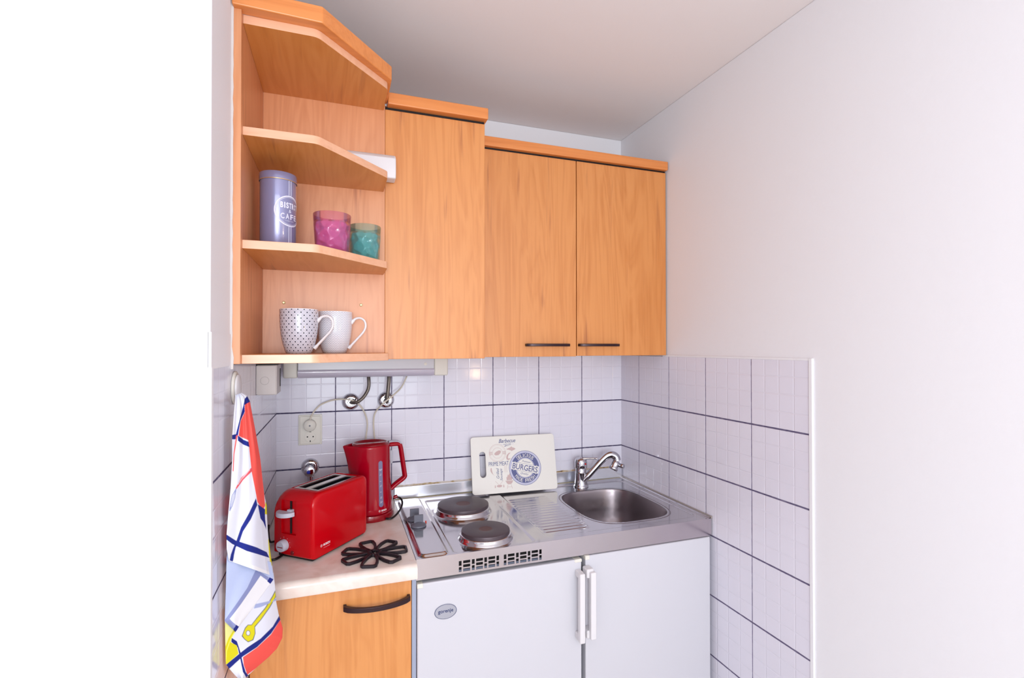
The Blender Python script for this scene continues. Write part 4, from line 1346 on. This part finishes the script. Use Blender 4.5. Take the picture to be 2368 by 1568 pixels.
# ------------------------------------------------------------------ wall fittings under the cabinets
# slim lamp
t = thing('under_cabinet_lamp', 'slim white fluorescent lamp fixed under the wall cabinet', 'lamp', (-1.08, -0.10, 0.2))
MB().box(-1.3140, -0.8520, -0.105, -0.045, 0.1555, 0.1995).build('housing', MT['white'], t, bevel=0.002)
MB().box(-1.360, -1.3150, -0.10, -0.045, 0.129, 0.1995).build('end_cap', MT['cream'], t, bevel=0.006)
MB().box(-0.8510, -0.7990, -0.10, -0.045, 0.129, 0.1995).build('end_cap', MT['cream'], t, bevel=0.006)
mb = MB()
P = [(-0.05, 0.1555), (-0.104, 0.1555), (-0.1065, 0.15), (-0.104, 0.139), (-0.096, 0.1305), (-0.085, 0.128), (-0.05, 0.1295)]
mb.prism(P, -1.3145, -0.8515, YZ); mb.build('diffuser', MT['diff'], t, smoothf=True, angle=60)
MB().lathe([(0.0055, 0), (0.0055, 0.0015), (0.001, 0.002)], (0, 0, 0), 20, Matrix.Translation((-0.884, -0.105, 0.1725)) @ RY).build('switch', MT['cream'], t, smoothf=True)

# junction box on the left wall
t = thing('junction_box', 'grey square junction box on left wall under the open shelf', 'junction box', (XL, -0.42, 0.108))
MB().box(XL + 0.0005, -1.3395, -0.469, -0.372, 0.107, 0.187).build('case', MT['boxgrey'], t, bevel=0.003)
MB().box(XL + 0.0005, -1.342, -0.4722, -0.4695, 0.109, 0.185).build('gap', MT['boxgrey'], t, bevel=0.001)
mb = MB(); V, F = disc2d(-1.3685, 0.1455, 0.0100, 0.0106, 32); mb.add2d(V, F, lambda x, y: Vector((x, -0.4724, y)))
mb.build('knockout_mark', mat('mid_grey_line', (140, 134, 134), 0.6), t)
MB().box(XL + 0.0006, XL + 0.003, -0.4712, -0.468, 0.108, 0.19).box(XL + 0.001, -1.342, -0.47, -0.38, 0.187, 0.190).box(-1.3393, -1.3385, -0.40, -0.385, 0.125, 0.175).build('shadow_and_slot', MT['black'], t)  # black strips: shadow painted at left and top, real slot at right

# double socket
t = thing('double_wall_socket', 'cream double wall socket with one plug in its upper outlet', 'socket', (-1.279, 0.0, -0.062))
MB().box(-1.3185, -1.2395, -0.005, -0.0004, -0.1155, -0.0075).build('rim', MT['cream'], t, bevel=0.002)
MB().box(-1.3135, -1.2450, -0.0105, -0.005, -0.111, -0.0125).build('cover_plate', MT['cream'], t, bevel=0.002)
SM = lambda x, y, z: Matrix.Translation((x, y, z)) @ RY
so = MB().lathe([(0.0200, 0.0), (0.0200, 0.0012), (0.0185, 0.0014), (0.0180, 0.0004), (0.001, 0.0004)], (0, 0, 0), 40, SM(-1.2785, -0.0105, -0.0855)).build('outlet', MT['cream'], t, smoothf=True, angle=30)
mb = MB()
for dx in (-0.0095, 0.0095):
    mb.lathe([(0.0024, 0.0), (0.0024, 0.0004), (0.0005, 0.0005)], (0, 0, 0), 14, SM(-1.2785 + dx, -0.0108, -0.0855))
mb.box(-1.2800, -1.2770, -0.0118, -0.0108, -0.1040, -0.0985)
mb.box(-1.2815, -1.2755, -0.0118, -0.0108, -0.0690, -0.0670)
mb.build('contact_holes', MT['black'], so)

# power cord: plug, cable, in-line switch
t = thing('ivory_power_cord', 'ivory power cord from the socket plug past the valves, up to the lamp', 'cable', (-1.279, -0.012, -0.05))
MB().lathe([(0.0205, 0.0), (0.0212, 0.004), (0.0205, 0.018), (0.018, 0.021), (0.001, 0.0215)], (0, 0, 0), 40, SM(-1.2795, -0.0108, -0.0435)).build('plug', MT['cream'], t, smoothf=True, angle=50)
MB().lathe([(0.003, 0), (0.003, 0.0006), (0.0012, 0.0008)], (0, 0, 0), 14, SM(-1.2795, -0.0322, -0.0435)).build('plug_screw', MT['grey'], t)
mb = MB()
mb.tube([(-1.2795, -0.022, -0.0265), (-1.276, -0.022, -0.014), (-1.265, -0.018, 0.006), (-1.242, -0.018, 0.029), (-1.2, -0.02, 0.044), (-1.158, -0.038, 0.046), (-1.127, -0.04, 0.037), (-1.103, -0.03, 0.012), (-1.088, -0.015, -0.021), (-1.083, -0.012, -0.054), (-1.088, -0.012, -0.099), (-1.09, -0.012, -0.15), (-1.07, -0.012, -0.20), (-1.04, -0.012, -0.215), (-1.012, -0.012, -0.208), (-1.0025, -0.012, -0.199)], 0.0028, 10, sub=6)
mb.tube([(-0.944, -0.05, 0.13), (-0.9435, -0.03, 0.12), (-0.962, -0.028, 0.083), (-0.993, -0.05, 0.057), (-1.028, -0.05, 0.029), (-1.054, -0.02, -0.006), (-1.061, -0.014, -0.042), (-1.057, -0.012, -0.101), (-1.045, -0.012, -0.14), (-1.012, -0.012, -0.15), (-1.0035, -0.012, -0.153)], 0.0028, 10, sub=6)
mb.build('cable', MT['ivory_cord'], t, smoothf=True)
mb = MB(); mb.prism(rrect(-0.0105, 0.0105, -0.026, 0.026, 0.0103), 0.0, 0.02, Matrix(((1, 0, 0, -1.0015), (0, 0, -1, -0.001), (0, 1, 0, -0.176), (0, 0, 0, 1))))
mb.build('inline_switch', mat('cool_white_plastic', (214, 216, 228), 0.35), t, bevel=0.004)


def rosette(x, z, parent, r=0.031):
    mb = MB()
    mb.lathe([(r, 0.0), (r, 0.002), (r * 0.93, 0.010), (r * 0.7, 0.0165), (r * 0.5, 0.0165), (r * 0.46, 0.011), (0.001, 0.011)], (0, 0, 0), 48, SM(x, -0.0008, z))
    return mb.build('rosette', MT['chrome'], parent, smoothf=True, angle=60)


t = thing('water_connection', 'chrome wall rosette with curved grey hose rising behind the lamp, left one', 'water valve', (-1.142, -0.001, 0.034), 'water connections on the tiled wall')
rosette(-1.1415, 0.0335, t)
MB().lathe([(0.0125, 0.0), (0.0125, 0.012), (0.010, 0.013), (0.010, 0.018)], (0, 0, 0), 6, SM(-1.1415, -0.012, 0.0335)).build('hex_nut', MT['chrome'], t)
mb = MB(); mb.tube([(-1.1415, -0.028, 0.0335), (-1.135, -0.046, 0.0335), (-1.118, -0.056, 0.038), (-1.097, -0.056, 0.056), (-1.082, -0.052, 0.084), (-1.080, -0.048, 0.115), (-1.083, -0.035, 0.15), (-1.085, -0.03, 0.195)], 0.0060, 14, sub=6)
mb.build('hose', MT['hose'], t, smoothf=True)
t = thing('water_connection', 'chrome wall rosette with straight grey hose rising behind the lamp, right one', 'water valve', (-1.0155, -0.001, 0.035), 'water connections on the tiled wall')
rosette(-1.0155, 0.0355, t)
MB().lathe([(0.0125, 0.0), (0.0125, 0.012), (0.010, 0.013), (0.010, 0.018)], (0, 0, 0), 6, SM(-1.0155, -0.012, 0.0335)).build('hex_nut', MT['chrome'], t)
mb = MB(); mb.tube([(-1.0155, -0.027, 0.0325), (-1.0150, -0.040, 0.033), (-1.0145, -0.047, 0.045), (-1.012, -0.048, 0.075), (-1.0085, -0.046, 0.115), (-1.008, -0.035, 0.15), (-1.008, -0.03, 0.195)], 0.0068, 14, sub=6)
mb.build('hose', MT['hose'], t, smoothf=True)

t = thing('angle_valve', 'chrome wall valve with blue-marked knob low above the toaster', 'water valve', (-1.279, -0.001, -0.195))
rosette(-1.279, -0.1945, t, 0.0310)
MB().lathe([(0.0095, 0.0), (0.0095, 0.024), (0.016, 0.026), (0.0178, 0.030), (0.0182, 0.046), (0.017, 0.052), (0.011, 0.0545), (0.001, 0.055)], (0, 0, 0), 40, SM(-1.279, -0.011, -0.1985)).build('knob', MT['chrome'], t, smoothf=True, angle=50)
MB().lathe([(0.0058, 0.0), (0.0058, 0.0012), (0.001, 0.0018)], (0, 0, 0), 20, SM(-1.281, -0.0655, -0.1985)).build('blue_dot', mat('blue_mark', (24, 40, 170), 0.35), t, smoothf=True)
MB().lathe([(0.009, 0.0), (0.009, 0.02), (0.012, 0.021), (0.012, 0.034), (0.001, 0.0342)], (0, 0, 0), 24, Matrix.Translation((-1.2765, -0.036, -0.1985)) @ Matrix.Rotation(PI, 4, 'X')).build('outlet_nut', MT['chrome'], t, smoothf=True, angle=50)

# hook on the left wall
YH = -0.7655
t = thing('wall_hook', 'round white plastic hook on the left wall holding the tea towel', 'hook', (XL, YH, 0.15))
HM = Matrix.Translation((XL + 0.0003, YH, 0.15)) @ Matrix.Rotation(PI / 2, 4, 'Y')
MB().lathe([(0.0335, 0.0), (0.0345, 0.001), (0.0345, 0.0035), (0.033, 0.005), (0.001, 0.0052)], (0, 0, 0), 48, HM).build('wall_plate', MT['cream'], t, smoothf=True, angle=50)
MB().lathe([(0.026, 0.0052), (0.028, 0.006), (0.028, 0.009), (0.026, 0.0102), (0.001, 0.0106)], (0, 0, 0), 48, HM).build('cap', MT['white_h'], t, smoothf=True, angle=50)
mb = MB(); mb.tube([(XL + 0.012, YH - 0.012, 0.128), (XL + 0.02, YH - 0.024, 0.124), (XL + 0.025, YH - 0.036, 0.127), (XL + 0.026, YH - 0.042, 0.136)], 0.0035, 12, sub=4)
mb.build('peg', MT['white_h'], t, smoothf=True)

# ------------------------------------------------------------------ tea towel
TA = Vector((XL + 0.006, -0.860, 0)); TB = Vector((-1.300, -0.690, 0)); te = (TB - TA).normalized(); tn = Vector((te.y, -te.x, 0))   # tn towards the camera side


def ontowel(u, v, off):
    d = fw + rt2 * ((u - 1184) / FPX) + up2 * ((784 + SHY - v) / FPX)
    c = Vector((CX, CY, CZ)); base = TA + tn * off
    t_ = (tn.dot(base - c)) / tn.dot(d)
    return c + d * t_


def interp(P, s):
    """polyline point at parameter s by arc length"""
    L = [0]
    for a_, b_ in zip(P, P[1:]):
        L.append(L[-1] + math.hypot(b_[0] - a_[0], b_[1] - a_[1]))
    x = s * L[-1]
    for i in range(len(P) - 1):
        if x <= L[i + 1] or i == len(P) - 2:
            f = (x - L[i]) / max(1e-9, L[i + 1] - L[i])
            return (P[i][0] + (P[i + 1][0] - P[i][0]) * f, P[i][1] + (P[i + 1][1] - P[i][1]) * f)


def inpoly(x, y, P):
    c = False; j = len(P) - 1
    for i in range(len(P)):
        if (P[i][1] > y) != (P[j][1] > y) and x < (P[j][0] - P[i][0]) * (y - P[i][1]) / (P[j][1] - P[i][1]) + P[i][0]:
            c = not c
        j = i
    return c


def stroke(P, wd):
    out = []; back = []
    for i in range(len(P)):
        a_ = P[max(0, i - 1)]; b_ = P[min(len(P) - 1, i + 1)]
        dx, dy = b_[0] - a_[0], b_[1] - a_[1]; l_ = math.hypot(dx, dy) or 1
        out.append((P[i][0] - dy / l_ * wd, P[i][1] + dx / l_ * wd)); back.append((P[i][0] + dy / l_ * wd, P[i][1] - dx / l_ * wd))
    return out + back[::-1]


WHT, NVY, RED_, BLU, GRB, YEL, PYL, GRY = (232, 234, 246), (40, 50, 132), (252, 96, 88), (190, 202, 236), (142, 150, 196), (226, 216, 40), (240, 236, 150), (96, 100, 110)
PR_A = [
    (RED_, [(566, 936), (578, 929), (591, 997), (602, 1061), (611, 1142), (613, 1170), (607.5, 1181), (595, 1160), (592, 1142), (582, 1091), (576, 1032), (574, 1018), (551.5, 1008), (556.6, 974), (566, 953)]),
    (NVY, [(566, 922), (571.7, 916), (579, 928.5), (565.5, 936.5), (566, 952), (556, 973), (550, 1009), (545, 1007), (548, 994), (557, 960), (563, 938)]),
    (NVY, [(550, 1007), (563, 1017), (575, 1022), (577, 1034), (564, 1029), (550, 1019)]),
    (NVY, [(536, 1006), (546, 1004), (548, 1016), (536, 1016)]),
    (RED_, [(546, 1008), (550, 1006), (542, 1050), (540, 1090), (538, 1090), (540, 1050)]),
    (NVY, [(592, 1152), (595, 1168), (585, 1190), (580, 1201), (562, 1229), (553.5, 1254), (545, 1266), (541, 1284), (539, 1299), (531, 1296), (534, 1282), (539, 1268), (547, 1250), (557.5, 1219), (576, 1186.5)]),
    (NVY, [(524, 1236.5), (545, 1250), (570, 1258), (594, 1266), (617, 1277), (623, 1290), (594, 1281), (570, 1274), (551, 1265), (537, 1258), (524, 1248)]),
    (NVY, [(596, 1166), (613, 1178), (613, 1199), (616, 1225), (608.6, 1207), (602.4, 1199)]),
    (YEL, [(613.7, 1160), (618, 1168), (618, 1190), (612.6, 1189)]),
    (YEL, [(620, 1246), (624, 1250), (630, 1284), (630, 1308), (626, 1308), (622, 1284)]),
    ((232, 92, 100), [(583, 1080), (584, 1088.6), (561.6, 1111), (547, 1131), (545, 1129), (557.6, 1105), (572, 1090.6)]),
    ((240, 200, 206), stroke([(578, 1086), (560, 1106), (550, 1121)], 0.9)),
    (GRB, stroke([(546, 1130), (537, 1146), (533, 1165), (531, 1182)], 0.8)),
    (GRB, stroke([(546, 1130), (543, 1150), (537, 1170), (531, 1182)], 0.8)),
    (GRB, stroke([(546, 1130), (540, 1148), (535, 1168), (531, 1182)], 0.6)),
    ((246, 246, 250), [(541, 1290), (600, 1313), (634, 1328), (634, 1336), (594, 1324), (560, 1313), (538, 1299)]),
]
PR_B = [
    (GRB, [(590.5, 1318), (601.7, 1325), (601.7, 1331), (579.4, 1363.6), (557, 1396), (531, 1431), (545, 1446), (540.5, 1455), (531, 1450), (519, 1434), (523.6, 1428), (549, 1392), (571, 1359.5)]),
    (GRB, [(599, 1322), (621, 1335), (617, 1345), (597, 1336)]),
    ((246, 246, 250), [(601.7, 1331), (618, 1343), (626, 1349), (600, 1386), (551, 1452), (531, 1431), (557, 1396), (579.4, 1363.6)]),
    (NVY, [(622.6, 1335), (632, 1340), (625, 1351), (617, 1344)]),
    (NVY, [(545, 1445), (553, 1450), (545, 1463), (540, 1455)]),
]
PR_C = [
    (NVY, [(646, 1422), (630, 1449), (601.7, 1477), (571, 1497.5), (558, 1507.6), (522, 1537), (529.7, 1546), (561, 1518), (593.6, 1496.5), (626, 1465), (648, 1432.6)]),
    (RED_, [(647, 1434), (656, 1455), (655, 1475), (642, 1500), (624, 1520), (594, 1543), (571, 1560), (563, 1538), (561, 1520), (593.6, 1497.5), (626, 1467)]),
    (NVY, [(534.8, 1475), (547, 1483), (555, 1507.6), (561, 1534), (567, 1554), (574, 1562), (569, 1567), (561, 1554), (555, 1524), (549, 1497.5), (534, 1484)]),
    (PYL, [(516, 1436), (541, 1455), (527, 1480), (521, 1500), (516, 1500)]),
    (YEL, [(532.7, 1485), (547, 1493), (551, 1512), (523.6, 1536), (520, 1534), (519, 1499), (528, 1475), (540, 1456), (544, 1460), (534, 1477)]),
    ((250, 244, 110), stroke([(542, 1460), (531, 1482), (523, 1505), (521, 1532)], 1.0)),
    (GRY, [(635.5, 1365), (637.5, 1380), (623.5, 1405), (603, 1433.6), (589, 1450), (590, 1465), (585, 1480.5), (573, 1485.5), (564, 1478.5), (558, 1471), (565.5, 1452), (572, 1444.6), (580.5, 1444.6), (592, 1429.5), (612.5, 1405), (628.5, 1379)]),
    (YEL, [(636, 1368), (636, 1380), (622, 1404), (601.7, 1432.6), (587.5, 1449), (588.5, 1465), (583.4, 1479), (573, 1483.7), (565, 1477), (560, 1470), (567, 1453), (573, 1446), (581, 1446), (593.6, 1430.5), (614, 1406), (630, 1380)]),
    ((170, 180, 220), [(590, 1397), (622, 1390), (640, 1383), (640, 1388), (601.7, 1404), (586, 1407.5)]),
    (YEL, [(636, 1374), (634, 1384), (618, 1408), (612, 1409), (624, 1393), (630, 1380)]),
    (GRY, [(573 + 5.2 * math.cos(i * PI / 8), 1464 + 6.4 * math.sin(i * PI / 8)) for i in range(16)]),
    (WHT, [(573 + 4 * math.cos(i * PI / 8), 1464 + 5.2 * math.sin(i * PI / 8)) for i in range(16)]),
]
towel_bm = bmesh.new(); cl = towel_bm.verts.layers.float_color.new('print')


SUBS = [(a * 0.33, b * 0.33) for a in (-1, 0, 1) for b in (-1, 0, 1)]
LCC = {}


def LC(c):
    if c not in LCC:
        LCC[c] = lin(c)
    return LCC[c]


def sheet(Lp, Rp, nr, nc, base, prints, fold):
    boxes = [(c_, P_, (min(p[0] for p in P_), max(p[0] for p in P_), min(p[1] for p in P_), max(p[1] for p in P_))) for c_, P_ in prints]
    rows = []
    for i in range(nr + 1):
        s = i / nr; l_ = interp(Lp, s); r_ = interp(Rp, s); row = []
        for j in range(nc + 1):
            q = j / nc; u = l_[0] + (r_[0] - l_[0]) * q; v = l_[1] + (r_[1] - l_[1]) * q
            vert = towel_bm.verts.new(ontowel(u, v, fold(q, s)) + Vector((0, 0, H)))
            acc = [0.0, 0.0, 0.0]
            near = [(c_, P_) for c_, P_, b_ in boxes if b_[0] - 1 < u < b_[1] + 1 and b_[2] - 1 < v < b_[3] + 1]
            for du, dv in (SUBS if near else SUBS[:1]):
                col = LC(base)
                for c_, P_ in near:
                    if inpoly(u + du, v + dv, P_):
                        col = LC(c_)
                for k_ in range(3):
                    acc[k_] += col[k_]
            n_ = len(SUBS) if near else 1
            vert[cl] = (acc[0] / n_, acc[1] / n_, acc[2] / n_, 1)
            row.append(vert)
        rows.append(row)
    for i in range(nr):
        for j in range(nc):
            towel_bm.faces.new([rows[i][j], rows[i][j + 1], rows[i + 1][j + 1], rows[i + 1][j]])


def foldA(q, s):
    w_ = max(0.12, min(1, s * 1.6 + 0.1))
    return 0.012 + 0.010 * w_ * math.sin(q * PI * 1.0) + 0.004 * w_ * math.sin(q * 9 + s * 3) - 0.010 * max(0, (q - 0.85) / 0.15) + 0.0025 * math.sin(q * 21 + s * 7) * (1 - s)


def foldB(q, s): return 0.006 + 0.006 * math.sin(q * PI) + 0.001 * math.sin(q * 11 + s * 5)
def foldC(q, s): return -0.001 + 0.012 * math.sin(q * PI) * (0.5 + 0.5 * s) + 0.0025 * math.sin(q * 8 + s * 3)


sheet([(544, 914), (543.8, 918), (540.6, 958), (537.5, 1008), (538, 1060), (534, 1127), (529, 1182), (524.5, 1237), (525, 1270), (530, 1297)],
      [(560, 908), (571, 914), (578, 928.5), (591, 997), (602, 1061), (611, 1142), (616.5, 1168), (619, 1223), (621, 1244), (626, 1284), (633.5, 1333)], 440, 125, WHT, PR_A, foldA)
sheet([(528, 1270), (524, 1290), (522, 1366), (519.5, 1436), (545, 1461)], [(626, 1300), (632, 1333), (631, 1341), (624.4, 1350), (590, 1397), (551, 1450)], 230, 125, BLU, PR_B, foldB)
sheet([(526, 1280), (522, 1366), (520, 1440), (521, 1500), (522, 1535), (530, 1546), (545, 1562), (556, 1572)], [(632, 1325), (636, 1363), (638, 1392), (644, 1422), (653, 1453), (652, 1475), (640, 1499), (622, 1518), (594, 1542), (563, 1571)], 340, 150, WHT, PR_C, foldC)
me = bpy.data.meshes.new('tea_towel')
bmesh.ops.recalc_face_normals(towel_bm, faces=towel_bm.faces)
oT = Vector((XL + 0.02, -0.82, 0.14 + H))
for v in towel_bm.verts:
    v.co -= oT
towel_bm.to_mesh(me); towel_bm.free()
m = mat('printed_cotton', (235, 235, 245), 0.9, spec=0.1); g = NT(m)
at_ = g.n('ShaderNodeAttribute'); at_.attribute_name = 'print'; g.l(at_.outputs['Color'], g.b.inputs['Base Color'])
g.bump(g.noise(g.n('ShaderNodeTexCoord').outputs['Object'], 900, 2), 0.25, 0.0005)
me.materials.append(m)
towel = bpy.data.objects.new('tea_towel', me); COL.objects.link(towel); towel.location = oT
for p in me.polygons:
    p.use_smooth = True
sd = towel.modifiers.new('thickness', 'SOLIDIFY'); sd.thickness = 0.0008; sd.offset = -1
props(towel, 'white tea towel with red, navy and yellow print hanging on the left wall', 'tea towel')

# wall lamp further back in the room, the small warm spot mirrored in the tiles
t = thing('wall_lamp', 'small warm round lamp on the right wall behind the camera', 'lamp', (0.0, -2.30, 0.008))
MB().lathe([(0.03, 0), (0.03, 0.01), (0.02, 0.014), (0.001, 0.015)], (0, 0, 0), 32, Matrix.Translation((0.0035, -2.30, 0.008)) @ Matrix.Rotation(-PI / 2, 4, 'Y')).build('mount', MT['chrome'], t, smoothf=True)
mb = MB(); mb.lathe([(0.035 * math.sin(PI * i / 12) + 0.0003, -0.035 * math.cos(PI * i / 12)) for i in range(13)], (-0.05, -2.30, 0.008), 32)
mb.build('globe', mat('warm_globe', (255, 230, 190), 0.4, emis=((255, 214, 160), 60)), t, smoothf=True)

for o in bpy.data.objects:
    if 'org' in o:
        del o['org']
